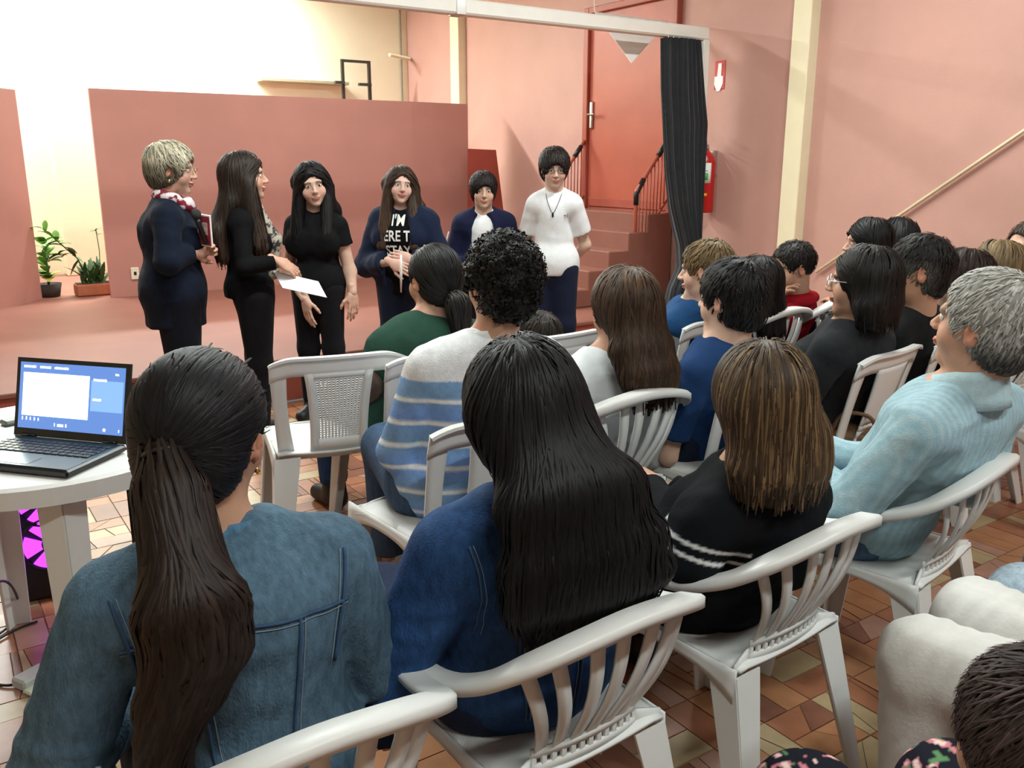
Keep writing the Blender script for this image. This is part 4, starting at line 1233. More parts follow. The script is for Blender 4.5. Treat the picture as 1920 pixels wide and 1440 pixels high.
for x in (-LW / 2 + .05, LW / 2 - .05): MB().tube([(x - .02, LD / 2 - .004, .024), (x + .02, LD / 2 - .004, .024)], .006, 8).build('hinge', M_lap, lp, smooth=True)
q = atz(30, 815, TZ)
tag(wbox(-.13, .10, -.07, .07, 0, .002).build('paper_sheet', mat('paper', (.88, .88, .86), .7, .02), loc=(q.x, q.y, TZ), rz=.6), 'white paper sheet beside the laptop', 'paper')
q = atz(38, 792, TZ)
tag(wbox(-.05, .05, -.025, .025, 0, .016, .006).build('remote_control', mat('grey_plastic', (.10, .12, .12), .4, .1), loc=(q.x, q.y, TZ), rz=.3), 'dark grey remote control on the table behind the paper', 'remote')
q = atz(66, 782, TZ)
tag(wbox(-.04, .04, -.03, .03, 0, .028, .005).build('black_box', M_dark, loc=(q.x, q.y, TZ), rz=.3), 'small black box at the back of the laptop', 'box')
# computer tower with a purple lit fan under the table
q = atz(95, 1100, 0)
q = at(92, 985, 2.78)
tw = tag(empty('computer_tower', (q.x, q.y, 0), -.1), 'black computer tower with purple lit fan under the table', 'computer')
wbox(-.11, .11, -.02, .42, 0, .46, .008).build('case', M_dark, tw)
M_pur = mat('purple_fan_light', (.2, .02, .4), .4, 0, emit=(.45, .03, 1.), estr=3.2)
for k, zc in enumerate((.36, .20)):
    mb = MB(); 
    for a in range(5):
        a0_ = a * 2 * PI / 5 + .15; 
        mb.slab(lambda u, v: ((.03 + .055 * v) * math.cos(a0_ + .95 * u), -.026, zc + (.03 + .055 * v) * math.sin(a0_ + .95 * u)), 6, 2, .004)
    mb.build('fan_blades', M_pur, tw)
    MB().tube([(.094 * math.cos(t), -.024, zc + .094 * math.sin(t)) for t in np.linspace(0, 2 * PI, 29)], .006, 6, cap=False).build('fan_ring', M_dark, tw, smooth=True)
    MB().lathe([(0, 0), (.028, 0), (.028, .01), (0, .012)], 16).build('fan_hub', M_dark, tw, loc=(0, -.028, zc)).rotation_euler = (PI / 2, 0, 0)
wbox(.06, .07, -.025, -.018, .42, .43).build('power_light', mat('white_led', (.9, .9, .9), .4, 0, emit=(1, 1, 1), estr=4), tw)
q0 = atz(225, 1010, 0)
tag(wbox(-.05, .05, -.06, .06, 0, .34, .01).build('loudspeaker', M_dark, loc=(.60, 3.45, 0), rz=-.2), 'black loudspeaker standing on the floor behind the table leg', 'loudspeaker')
def cable(pts, label, r=.004, m=M_dark): tag(MB().tube(spline(pts, 40), r, 6).build('cable', m, smooth=True), label, 'cable')
c = [atz(-60, 1120, .3), atz(10, 1090, .25), atz(36, 1140, .02), atz(10, 1180, .006), atz(-60, 1220, .006)]
cable(c, 'black cable hanging from the table to the floor')
c = [atz(-60, 1270, .006), atz(10, 1285, .006), atz(45, 1275, .012)]
cable(c, 'black cable lying on the floor to the power adaptor')
c = [atz(70, 1165, .006), atz(30, 1180, .006), atz(-40, 1220, .006)]
cable(c, 'short black cable lying by the table leg')
q = atz(62, 1280, 0)
ad = tag(empty('power_adaptor', (q.x, q.y, 0), .5), 'pale grey power adaptor lying on the floor', 'adaptor')
wbox(-.045, .045, -.03, .03, 0, .034, .006).build('housing', mat('pale_grey_plastic', (.45, .48, .46), .5, .05), ad)
wbox(-.05, .03, -.075, -.025, 0, .012, .004).build('plug', mat('pale_green_plastic', (.55, .60, .48), .5, .05), ad)
# ------------------------------------------------------------------ audience, first row (nearest)
D2R = math.radians
CAM = -34.                       # a person with rz = CAM looks straight away from the camera
BLK = (.005, .006, .007)
M_stitch = mat('stitching', (.22, .29, .35), .8, .1); M_dseam = mat('denim_seam', (.035, .08, .16), .85, .2)
def sleeve_band(p, x, f0, f1, col, upper=True):
    """colour function: a band round the sleeve between fractions f0..f1 of the upper arm"""
    a, e = (p.J['S'][x], p.J['E'][x]) if upper else (p.J['E'][x], p.J['W'][x])
    def f(V, C):
        d = e - a; t = ((V - a) @ d) / (d @ d); r = np.linalg.norm(V - a - np.clip(t, 0, 1)[:, None] * d, axis=1)
        w = (np.clip((t - f0) / .035 + .5, 0, 1) * np.clip((f1 - t) / .035 + .5, 0, 1) * (r < .115))[:, None]; return C * (1 - w) + w * np.array(col)
    return f
def chain(*fs):
    def f(V, C):
        for q in fs: C = q(V, C)
        return C
    return f
def collar(p, col, r=.068, h=.045, m=None, tilt=.25, gap=.5, dy=-.005, name='collar', flare=.012, zo=-.02):
    N = p.J['N']
    def f(u, v):
        a = PI / 2 + gap + (2 * PI - 2 * gap) * u
        rr = r + flare * (1 - v)
        return (N[0] + rr * math.cos(a), N[1] + dy + .035 + (rr * 1.05) * math.sin(a), N[2] + zo + h * v - tilt * rr * math.sin(a) * .6 - .02 * max(0, math.sin(a)))
    mb = MB().slab(f, 28, 4, .006); me = mb.mesh(name, True, np.tile(np.array(col), (len(np.vstack(mb.v)), 1)))
    return link(name, me, m or M_cloth, p.gar)
def denim(base, seed, amp=.45):
    base = np.array(base)
    def f(V, C):
        w = vnoise(V + seed, 9) * .5 + vnoise(V + seed * 2, 24) * .3
        return C * (1 + amp * w)[:, None]
    return f

# woman with the ponytail, denim jacket
p = Person((368, 655), 1.25, D2R(-4), 'woman with dark ponytail in light denim jacket nearest the laptop', s_=1.02, sw=.165, chair=(.36, 1.262, 0), ck=.93, head=(-39, -4, 3), skin='m', fat=.012, seed=11)
p.J['E'] = {-1: p.J['S'][-1] + (-.10, .02, -.25), 1: p.J['S'][1] + (.085, .05, -.25)}
p.body(face=False)
p.top((.082, .150, .215), 1.9, .022, 'denim_jacket', .0058, M_denim, colf=denim((1, 1, 1), 3.))
S = p.topS; back = (0, 1, 0); N, P0 = p.J['N'], p.J['P']
bz = lambda x, z: (x + N[0], N[1] - .30, z)
ys = N[2] - .085
for (a, b, zz) in ((-.165, .165, ys),):
    seam(p, S, [bz(x, zz - .02 * abs(x) / .16) for x in np.linspace(a, b, 7)], back, .0028, M_dseam)
    seam(p, S, [bz(x, zz - .008 - .02 * abs(x) / .16) for x in np.linspace(a, b, 7)], back, .0008, M_stitch, 'stitching')
for x in (-.075, .075):
    seam(p, S, [bz(x * (1 - .35 * t), ys - .01 - .30 * t) for t in np.linspace(0, 1, 6)], back, .0028, M_dseam)
    seam(p, S, [bz(x * (1 - .35 * t) + .009, ys - .01 - .30 * t) for t in np.linspace(0, 1, 6)], back, .0008, M_stitch, 'stitching')
for x in (-1, 1):
    sh = p.J['S'][x]
    seam(p, S, [(sh[0] + x * .004, N[1] - .3, sh[2] + .045), (sh[0] - x * .012, N[1] - .3, sh[2] - .03), (sh[0] - x * .03, N[1] - .3, sh[2] - .13)], back, .0028, M_dseam)
    seam(p, S, [(sh[0] - x * .004, N[1] - .3, sh[2] + .045), (sh[0] - x * .02, N[1] - .3, sh[2] - .03), (sh[0] - x * .038, N[1] - .3, sh[2] - .13)], back, .0008, M_stitch, 'stitching')
collar(p, (.08, .18, .29), .070, .05, M_denim, .3, .5, flare=.022)
p.bottom((.02, .025, .05))
def pony(p, col, tie, tail, n=1500, tn=800, tw=.0042, lc=None, vol=.011, **kw):
    rng = p.rng; S = p.cap_hull(vol, face=(.078, .09, .098), fc=(0, .122, -.035), nape=-.075, **kw)
    tie = p.hp(tie); tcol = np.array(lc if lc is not None else col)
    dirf = lambda P, u: nrm_rows(tie - P)
    V1 = hair_mesh(S, col, rng, [dict(sel=lambda V: np.linalg.norm(V - tie, axis=1) > .03, n=n, dirf=dirf, nst=9, step=.016, w=.0026, off=.002, keep=.2, wob=.05, taper=.3)], .007)
    T = SDF(); prev = None
    for (q, wx, wy) in tail:
        q = np.array(q, dtype=float)
        if prev is not None: T.cap(prev[0], q, prev[2], wy, .02, sq=((1, 0, 0), max(.4, (prev[1] / prev[2] + wx / wy) / 2)))
        prev = (q, wx, wy)
    pts = np.array([t[0] for t in tail], dtype=float)
    def df(P, u):
        i = np.argmin(((P[:, None] - pts[None, :-1]) ** 2).sum(2), axis=1); return nrm_rows(pts[np.minimum(i + 1, len(pts) - 1)] - pts[i])
    zmax = pts[:, 2].max()
    V2 = hair_mesh(T, tcol, rng, [dict(sel=lambda V: V[:, 2] > zmax - .30, n=tn, dirf=df, nst=14, step=.022, w=tw, zfree=pts[:, 2].min() + .01, off=.004, keep=.5, wob=.10, taper=.5, var=.4),
                                  dict(sel=lambda V: V[:, 2] <= zmax - .2, n=tn // 2, dirf=df, nst=10, step=.018, w=tw, zfree=pts[:, 2].min() + .01, off=.003, keep=.5, wob=.15, taper=.5, var=.4)], .009)
    o = p.hair_add(*V1)
    o2 = link('ponytail', mesh_np('ponytail', *V2[:2], True, V2[2]), M_hair, p.o)
    t0, t1 = pts[0], pts[1]
    ax = nrmv(t1 - t0); u = nrmv(np.cross(ax, (0, 0, 1))); w = np.cross(ax, u); r = tail[0][2] + .004
    MB().tube([t0 + ax * .008 + (u * math.cos(a) + w * math.sin(a)) * r for a in np.linspace(0, 2 * PI, 17)], .004, 6, cap=False).build('hair_tie', M_dark, o2, smooth=True)
tie = np.array((0, -.112, .008)); t0 = p.hp(tie); Hh = p.Hc
yb_ = N[1] - .155
dx0 = t0[0]
pony(p, (.009, .009, .011), tie, [(t0, .022, .022), (t0 + (0, -.035, -.05), .036, .032), ((dx0 + .0, yb_ - .03, Hh[2] - .16), .056, .040), ((dx0 + .005, yb_ - .015, Hh[2] - .23), .058, .036), ((dx0 - .02, yb_ - .0, Hh[2] - .30), .046, .030), ((dx0 - .04, yb_ + .01, Hh[2] - .36), .030, .022), ((dx0 - .05, yb_ + .02, Hh[2] - .40), .018, .014)], lc=(.020, .012, .009))
MB().lathe([(0, -.006), (.005, 0), (0, .006)], 8, p.hp((.083, .0, -.045))).build('earring', M_gold, p.bo, smooth=True)
seat_chair(p, 'slat', 'white slatted chair of the woman with the ponytail')

# woman with long black hair
p = Person((978, 640), 1.5, D2R(-2), 'woman with long loose black hair in dark blue denim jacket', s_=1.02, sw=.165, chair=(.90, 1.27, 2), ck=.93, head=(-22, -6, 0), fat=.03, seed=12)
p.J['E'] = {-1: p.J['S'][-1] + (-.09, .06, -.24), 1: p.J['S'][1] + (.05, .06, -.24)}
p.body(face=False, ears=False)
p.top((.020, .062, .17), 1.9, .022, 'denim_jacket', .0062, M_denim, colf=denim((1, 1, 1), 7., .4))
S = p.topS; N = p.J['N']
for x in (-1, 1):
    sh = p.J['S'][x]
    for o_, r_, mm, nm in ((0, .0026, M_dseam, 'seam'), (.008, .0008, M_stitch, 'stitching')):
        seam(p, S, [(sh[0] - x * (.002 + o_), N[1] - .3, sh[2] + .045), (sh[0] - x * (.02 + o_), N[1] - .3, sh[2] - .04), (sh[0] - x * (.03 + o_), N[1] - .3, sh[2] - .14)], back, r_, mm, nm)
        seam(p, S, [(N[0] + x * (.08 - o_ - .03 * t), N[1] - .3, N[2] - .15 - .25 * t) for t in np.linspace(0, 1, 5)], back, r_, mm, nm)
p.bottom((.02, .03, .07))
Hh = p.Hc; yk = N[1] - .15
p.long_hair((.0045, .0045, .0055), [(p.hp((0, -.05, .02)), .085, .06), ((.0, yk + .02, Hh[2] - .10), .105, .055), ((.02, yk - .0, Hh[2] - .20), .130, .048), ((.035, yk + .0, Hh[2] - .27), .138, .040), ((.045, yk + .01, Hh[2] - .315), .115, .03)], n=3200, w=.0034, vol=.018, step=.0265, nst=15, wob=.09, off=.006, part=-.015, var=.22)
seat_chair(p, 'slat', 'white slatted chair of the woman with long black hair')

# woman with the streaked bob
p = Person((1435, 645), 1.79, D2R(0), 'woman with streaked brown bob in black top with white sleeve stripes', s_=1.04, sw=.155, chair=(1.50, 1.31, 4), ck=.93, head=(-28, -8, 0), fat=.022, seed=13)
p.J['E'] = {-1: p.to_px(1296, 1046, 1.72), 1: p.J['S'][1] + (.06, .07, -.22)}
p.J['W'] = {-1: np.array((-.02, .25, .64)), 1: np.array((.05, .27, .62))}
p.body(face=False, ears=False)
p.top((.008, .009, .011), 1.93, .020, 'striped_sleeve_top', .0052, M_knit, colf=chain(sleeve_band(p, -1, .38, .48, (.75, .75, .74)), sleeve_band(p, -1, .72, .82, (.75, .75, .74)), sleeve_band(p, 1, .38, .48, (.75, .75, .74))))
p.bottom((.008, .008, .010))
def streak(rid, uu, P):
    a = np.array((.060, .036, .019)); b = np.array((.22, .14, .065)); c = np.array((.028, .016, .009))
    t = np.clip((rid - .62) / .38, 0, 1)[:, None]; d = np.clip((.35 - rid) / .35, 0, 1)[:, None]
    return a * (1 - t) + b * t - (a - c) * d
Hh = p.Hc; N = p.J['N']; yk = N[1] - .10
p.long_hair((.04, .02, .01), [(p.hp((0, -.04, .01)), .088, .07), ((0, Hh[1] - .05, Hh[2] - .06), .105, .075), ((-.004, Hh[1] - .055, Hh[2] - .115), .114, .075), ((-.006, Hh[1] - .05, Hh[2] - .145), .108, .062)], n=3800, w=.0024, vol=.018, step=.0185, nst=14, colf=streak, wob=.06, off=.004, face=(.07, .09, .12), fc=(0, .13, -.06), var=.18, part=.0)
p.shoes((.012, .010, .009), True)
seat_chair(p, 'slat', 'white slatted chair of the woman with the streaked bob')

# old man in the pale blue shirt
p = Person((1862, 503), 2.1, D2R(2), 'grey-haired man in pale blue striped shirt leaning back', female=False, s_=1.08, sw=.185, chair=(2.15, 1.335, 11), ck=.93, head=(6, 9, -4), fat=.022, skin=(.60, .34, .235), seed=14)
p.J['E'] = {-1: p.J['S'][-1] + (-.06, .13, -.22), 1: p.J['S'][1] + (.06, .08, -.25)}
p.J['W'] = {-1: np.array((-.05, .36, .62)), 1: np.array((.04, .33, .60))}
p.body(brow=(.25, .22, .2), face=True, h=.0045)
def thin_stripe(V, C):
    w = (.5 + .5 * np.sin((V[:, 0] + .15 * V[:, 1]) * 2 * PI / .021))[:, None]
    return C * (1 + .06 * vnoise(V, 12)[:, None]) * (1 - w * np.array((.24, .13, .07)))
p.top((.40, .55, .60), 1.95, .022, 'shirt', .0056, M_cloth, colf=thin_stripe)
collar(p, (.43, .58, .63), .078, .095, M_cloth, .2, .45, flare=.016, zo=-.035, dy=-.03)
p.bottom((.10, .16, .26), material=M_denim)
def greycol(rid, uu, P):
    q = ((P - p.Hc) @ p.R) / p.s; lo = np.clip((-q[:, 2] + .0) / .05, 0, 1) * np.clip((-q[:, 1] + .02) / .05, 0, 1)
    return (np.array((.44, .43, .40)) * (.6 + .7 * rid)[:, None]) * (1 - .78 * lo[:, None])
p.short_hair((.4, .4, .37), .013, 1900, .030, colf=greycol, lift=.004, w=.0022, face=(.088, .10, .105), fc=(0, .110, -.028), nape=-.085)
seat_chair(p, 'slat', 'white slatted chair of the grey-haired man')

# ------------------------------------------------------------------ second row
p = Person((940, 440), 2.5, D2R(-16), 'man with curly black hair in blue shirt with white stripes', female=False, s_=1.06, sw=.175, lean=4, head=(14, 4, 0), fat=.012, skin='m', seed=21, chair=(1.24, 2.17, 4))
p.J['E'] = {-1: p.J['S'][-1] + (-.085, .05, -.25), 1: p.J['S'][1] + (.07, .06, -.25)}
p.body(face=False)
NZ = p.J['N'][2]
def wide_stripe(V, C):
    z = NZ - V[:, 2]; yoke = z < .085
    a, e = p.J['S'][-1], p.J['E'][-1]
    C = C * (1 + .2 * vnoise(V, 8)[:, None]); C[:, 2] *= 1 + .12 * np.sin(z * 41)
    ph = (z - .085) % .068; w = (np.clip((ph - .050) / .006, 0, 1) * np.clip((.068 - ph) / .005 + .2, 0, 1))[:, None]; C = C * (1 - w) + w * np.array((.80, .82, .83)); C[yoke] = (.78, .80, .82); return C
p.top((.19, .33, .60), 1.45, .022, 'striped_shirt', .0058, M_cloth, colf=wide_stripe)
collar(p, (.8, .81, .82), .074, .05, M_cloth, .3, .5, flare=.018)
p.bottom((.05, .09, .16), material=M_denim)
p.short_hair((.010, .009, .008), .020, 1500, .030, curly=True, nape=-.095)
seat_chair(p, 'panel', 'white plastic chair of the man in striped shirt')

p = Person((1172, 500), 2.74, D2R(0), 'woman with long brown hair in white top', s_=1.07, sw=.16, lean=8, head=(-5, -2, 0), fat=.018, seed=22, chair=(1.74, 2.19, 2))
p.body(face=False, ears=False)
p.top((.66, .69, .70), 1.9, .020, 'white_top', .008, M_knit)
p.bottom((.03, .04, .07))
Hh = p.Hc; N = p.J['N']; yk = N[1] - .14
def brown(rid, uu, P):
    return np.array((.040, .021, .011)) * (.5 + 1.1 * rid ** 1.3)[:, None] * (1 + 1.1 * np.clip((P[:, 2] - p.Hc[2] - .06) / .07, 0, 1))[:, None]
p.long_hair((.04, .02, .01), [(p.hp((0, -.05, .02)), .085, .06), ((0, yk + .04, Hh[2] - .10), .092, .055), ((.0, yk, Hh[2] - .17), .098, .042), ((.012, yk, Hh[2] - .215), .080, .035), ((.03, yk, Hh[2] - .25), .045, .025)], n=1900, w=.0040, vol=.014, step=.029, nst=14, colf=brown, wob=.12, var=.35)
seat_chair(p, 'slat', 'white slatted chair of the woman with long brown hair')

p = Person((1376, 485), 2.95, D2R(8), 'young man with short black hair in navy t-shirt', female=False, s_=1.07, sw=.172, lean=6, head=(4, 0, 0), skin='p', seed=23, chair=(2.24, 2.12, 6))
p.body(face=True, h=.006)
p.top((.016, .045, .13), .75, .018, 'navy_shirt', .008, M_knit)
p.bottom((.012, .018, .04), material=M_denim)
p.short_hair((.0085, .008, .008), .017, 900, .035, lift=.008, face=(.080, .09, .095), fc=(0, .120, -.04), nape=-.07)
seat_chair(p, 'panel', 'white plastic chair of the young man in navy')

p = Person((1624, 460), 3.14, D2R(6), 'woman with glasses and dark shoulder-length hair in charcoal jacket', s_=1.05, sw=.16, lean=6, head=(22, 2, 0), fat=.016, skin='m', seed=24, chair=(2.86, 2.08, 8))
p.J['E'] = {-1: p.J['S'][-1] + (-.06, .10, -.24), 1: p.J['S'][1] + (.06, .05, -.25)}
p.body(face=True, ears=False)
p.top((.020, .023, .026), 1.9, .022, 'jacket', .009, M_cloth); p.bottom((.01, .011, .014))
Hh = p.Hc; N = p.J['N']
p.long_hair((.010, .008, .007), [(p.hp((0, -.05, .02)), .085, .065), ((0, Hh[1] - .06, Hh[2] - .07), .095, .065), ((0, Hh[1] - .065, Hh[2] - .12), .095, .055)], n=1200, w=.0045, vol=.015, step=.022, nst=12, face=(.082, .092, .115), fc=(0, .118, -.045))
p.glasses((.75, .75, .75), .020)
seat_chair(p, 'panel', 'white plastic chair of the woman with glasses')

p = Person((1728, 438), 3.42, D2R(6), 'man with short greying hair and stubble in black jacket', female=False, s_=1.11, sw=.18, lean=6, head=(34, 2, 0), fat=.01, skin=(.52, .30, .20), seed=25, chair=(3.36, 2.1, 8))
p.body(brow=(.015, .012, .01), face=True)
p.top((.010, .011, .012), 1.9, .024, 'jacket', .010, M_cloth); p.bottom((.01, .011, .014))
def salt(rid, uu, P):
    q = ((P - p.Hc) @ p.R) / p.s; lo = np.clip((.045 - q[:, 2]) / .03, 0, 1) * np.clip((q[:, 1] + .07) / .05, 0, 1)
    return np.array((.013, .012, .011)) * (.6 + .8 * rid)[:, None] * (1 - lo[:, None]) + lo[:, None] * np.array((.09, .088, .08))
p.short_hair((.014, .012, .011), .012, 800, .028, colf=salt, face=(.084, .095, .10), fc=(0, .116, -.035), nape=-.075)
seat_chair(p, 'panel', 'white plastic chair of the man in black jacket')

p = Person((1808, 466), 3.7, D2R(2), 'woman with straight dark brown hair behind the grey-haired man', s_=1.07, sw=.155, head=(42, 0, 0), skin='p', seed=26)
p.body(face=True, ears=False, h=.006); p.top((.012, .012, .014), 1.9, .02, 'top', .012, M_knit); p.bottom((.012, .012, .016))
Hh = p.Hc
p.long_hair((.020, .011, .009), [(p.hp((0, -.05, .02)), .084, .06), ((0, Hh[1] - .06, Hh[2] - .1), .09, .055), ((0, Hh[1] - .09, Hh[2] - .2), .085, .045)], n=600, w=.007, vol=.013, step=.026, nst=10)
seat_chair(p, 'panel', 'white plastic chair of the woman with straight dark brown hair')
p = Person((1872, 450), 3.98, D2R(0), 'woman with dark blonde hair near the edge of the rows', s_=1.07, sw=.155, head=(34, 0, 0), skin='p', seed=27)
p.body(face=True, ears=False, h=.006); p.top((.06, .06, .07), 1.9, .02, 'top', .012, M_knit); p.bottom((.012, .012, .016))
Hh = p.Hc
p.long_hair((.16, .11, .055), [(p.hp((0, -.05, .02)), .084, .06), ((0, Hh[1] - .06, Hh[2] - .1), .09, .055), ((0, Hh[1] - .09, Hh[2] - .2), .085, .045)], n=600, w=.007, vol=.013, step=.026, nst=10)
seat_chair(p, 'slat', 'white plastic chair of the dark blonde woman')
p = Person((1938, 412), 4.3, D2R(10), 'man at the edge of the rows in grey mauve shirt', female=False, s_=1.12, sw=.18, head=(60, 0, 0), skin='l', seed=28)
p.body(face=True, h=.005); p.top((.22, .18, .22), 1.9, .02, 'shirt', .012); p.bottom((.02, .02, .03))
p.short_hair((.05, .035, .025), .010, 400, .025, face=(.088, .10, .105), fc=(0, .112, -.03))
seat_chair(p, 'panel', 'white plastic chair of the man at the edge of the rows')

# ------------------------------------------------------------------ third row
p = Person((812, 457), 3.4, D2R(2), 'stout woman with low dark bun in bottle green top', s_=1.09, sw=.19, lean=3, head=(4, -2, 0), fat=.062, skin='m', seed=31, bust=.8, chair=(1.52, 2.97, 2))
p.J['E'] = {-1: p.J['S'][-1] + (-.07, .06, -.23), 1: p.J['S'][1] + (.07, .06, -.23)}
p.body(face=True, h=.006)
p.top((.022, .060, .042), 1.5, .020, 'green_top', .0085, M_knit); p.bottom((.02, .06, .15), material=M_denim)
tie = np.array((.0, -.10, -.045)); t0 = p.hp(tie); 
pony(p, (.010, .010, .010), tie, [(t0, .026, .026), (t0 + (.008, -.035, -.03), .040, .038), (t0 + (.01, -.04, -.07), .036, .034), (t0 + (.012, -.035, -.105), .018, .016)], n=600, tn=160, tw=.006, lc=(.012, .009, .008))
p.shoes((.012, .012, .012))
seat_chair(p, 'panel', 'white plastic chair of the woman in green')
q = p.wl(at(642, 668, 3.12))
hb = tag(empty('handbag', at(645, 705, 3.15) - Vector((0, 0, .05)), D2R(CAM)), 'brown leather handbag beside the woman in green', 'handbag')
hb.scale = (.8, .8, .8)
Sb = SDF().cap((-.03, 0, 0), (.10, 0, .01), .085, .08, .03, sq=((0, 1, 0), .6)).cap((-.05, 0, .05), (.08, 0, .07), .05, .04, .04, sq=((0, 1, 0), .6))
V, Q = Sb.mesh(.010); bgb = link('bag_body', mesh_np('bag_body', V, [Q], True), mat('brown_leather', (.060, .032, .022), .4, .2, 25, .2, 80), hb)
MB().tube(spline([(-.08, -.02, .06), (-.06, -.05, .13), (.04, -.05, .14), (.12, -.02, .07)], 24), .009, 7).build('strap', MATS['brown_leather'], hb, smooth=True)
MB().tube([(-.085 + .016 * math.cos(a), -.055, .055 + .024 * math.sin(a)) for a in np.linspace(0, 2 * PI, 17)], .005, 6, cap=False).build('buckle', M_steel, bgb, smooth=True)
MB().box((.06, -.062, .03), (.012, .008, .028), bev=.002).build('clasp', M_gold, bgb)

p = Person((1008, 583), 3.65, D2R(4), 'small child whose dark head shows above a chair back', s_=0.94, sw=.12, head=(5, -4, 0), skin='l', seed=32, chair=(2.08, 3.0, 4))
p.body(face=False); p.top((.25, .12, .12), 1.5, .015, 'shirt', .012); p.bottom((.03, .04, .08))
p.short_hair((.022, .016, .012), .014, 600, .045, nape=-.09)
seat_chair(p, 'panel', 'white plastic chair of the small child')
p = Person((1326, 449), 3.8, D2R(6), 'boy with short sandy hair in blue vest over grey sleeves', female=False, s_=1.03, sw=.15, lean=4, head=(26, -4, 0), skin='p', seed=33, chair=(2.84, 2.9, 6))
p.body(brow=(.2, .13, .06), face=True)
p.top((.30, .32, .34), 1.9, .012, 'grey_shirt', .010, M_knit)
p.top((.012, .055, .15), .08, .026, 'vest', .009, M_cloth, label='blue padded vest'); p.bottom((.02, .03, .07))
p.short_hair((.15, .095, .042), .013, 800, .035, face=(.082, .095, .098), fc=(0, .118, -.035), nape=-.07)
seat_chair(p, 'panel', 'white plastic chair of the boy with sandy hair')
p = Person((1420, 480), 4.1, D2R(6), 'person with black hair and black clothes beside the red hoodie', s_=1.03, sw=.15, head=(10, -8, 0), skin='m', seed=34, chair=(3.34, 2.96, 6))
p.body(face=False, ears=False); p.top((.007, .007, .008), 1.9, .02, 'black_top', .011, M_knit); p.bottom((.01, .01, .012))
Hh = p.Hc
p.long_hair((.007, .006, .006), [(p.hp((0, -.05, .02)), .082, .06), ((0, Hh[1] - .07, Hh[2] - .1), .085, .05), ((0, Hh[1] - .1, Hh[2] - .22), .08, .04)], n=500, w=.007, step=.026, nst=10)
seat_chair(p, 'slat', 'white slatted chair beside the red hoodie')
p = Person((1490, 451), 4.42, D2R(24), 'boy in red hoodie resting his chin on his hand', female=False, s_=1.05, sw=.155, lean=-6, head=(44, -10, 0), skin='m', seed=35, chair=(3.86, 3.06, 14))
mx = p.hp((-.03, .10, -.10))
p.J['W'] = {-1: mx + (-.005, .0, -.075), 1: np.array((.06, .27, .60))}
p.J['E'] = {-1: np.array((-.16, .27, mx[2] - .30)), 1: p.J['S'][1] + (.06, .06, -.24)}
p.handp = {-1: dict(d=(.1, -.25, 1), up=(-.3, 1, .2), curl=.75)}
p.body(face=True, hands=(-1,))
p.top((.30, .010, .018), 1.88, .022, 'red_hoodie', .010, M_knit); p.red = p.gar; p.bottom((.02, .02, .03))
Sh = SDF(); N = p.J['N']
for a in np.linspace(.35, 2 * PI - .35, 12): Sh.ell((N[0] + .095 * math.sin(a), N[1] + .03 - .10 * math.cos(a) * 1.05, N[2] - .005 + .015 * math.cos(a)), (.042, .04, .032), None, .03)
V, Q = Sh.mesh(.009); link('hood', mesh_np('hood', V, [Q], True, np.tile(np.array((.32, .010, .018)), (len(V), 1))), M_knit, p.red)
p.short_hair((.012, .010, .009), .009, 800, .022, lift=.006, face=(.084, .095, .10), fc=(0, .114, -.03), nape=-.025, low=False)
seat_chair(p, 'slat', 'white slatted chair of the boy in red hoodie')

# ------------------------------------------------------------------ far row by the wall
p = Person((1630, 409), 4.5, D2R(14), 'woman with black hair by the salmon wall, face half turned', s_=1., sw=.155, head=(36, 0, 0), skin='l', seed=41)
p.body(face=True, ears=False, h=.006); p.top((.01, .01, .012), 1.9, .02, 'top', .013, M_knit); p.bottom((.01, .01, .014))
Hh = p.Hc
p.long_hair((.006, .006, .006), [(p.hp((0, -.05, .02)), .086, .06), ((0, Hh[1] - .06, Hh[2] - .1), .09, .055), ((0, Hh[1] - .09, Hh[2] - .22), .085, .045)], n=700, w=.006, step=.028, nst=10, vol=.016)
seat_chair(p, 'panel', 'white plastic chair of the woman by the salmon wall')
p = Person((1684, 407), 5.2, D2R(14), 'woman with black hair seen from behind by the sloping pipe', s_=1., sw=.155, head=(2, 0, 0), skin='m', seed=42)
p.body(face=False, ears=True, h=.008); p.top((.01, .01, .012), 1.9, .02, 'top', .013, M_knit); p.bottom((.01, .01, .014))
Hh = p.Hc
p.long_hair((.007, .007, .008), [(p.hp((0, -.05, .02)), .084, .06), ((0, Hh[1] - .06, Hh[2] - .1), .088, .05), ((0, Hh[1] - .09, Hh[2] - .22), .08, .045)], n=500, w=.008, step=.028, nst=10, vol=.012)
seat_chair(p, 'panel', 'white plastic chair by the sloping pipe')

# ------------------------------------------------------------------ empty chairs
q = at(628, 703, 2.98)
chair('mesh', (q.x + .07, q.y + .25, 0), D2R(-13), 'empty white chair with perforated back beside the striped shirt', k=1.04)
q = atz(1905, 985, 0)
chair('panel', (q.x + .22, q.y + .15, 0), D2R(-4), 'white plastic chair at the right edge of the picture')

# brown bag and dark phone between the rows
b = atz(1600, 832, .42)
hb = tag(empty('handbag', (b.x, b.y, .40), D2R(-60)), 'tan leather bag lying on a seat before the pale blue shirt', 'handbag')
Sb = SDF().cap((-.09, 0, .05), (.09, 0, .05), .05, .045, .03, sq=((0, 1, 0), 1.3))
V, Q = Sb.mesh(.012); link('bag_body', mesh_np('bag_body', V, [Q], True), mat('tan_leather', (.16, .085, .04), .45, .2, 25, .2, 80), hb)
MB().tube(spline([(-.08, -.05, .07), (-.04, -.07, .15), (.05, -.07, .15), (.09, -.05, .07)], 20), .008, 6).build('strap', MATS['tan_leather'], hb, smooth=True)
# ------------------------------------------------------------------ the standing group
SB = -34.
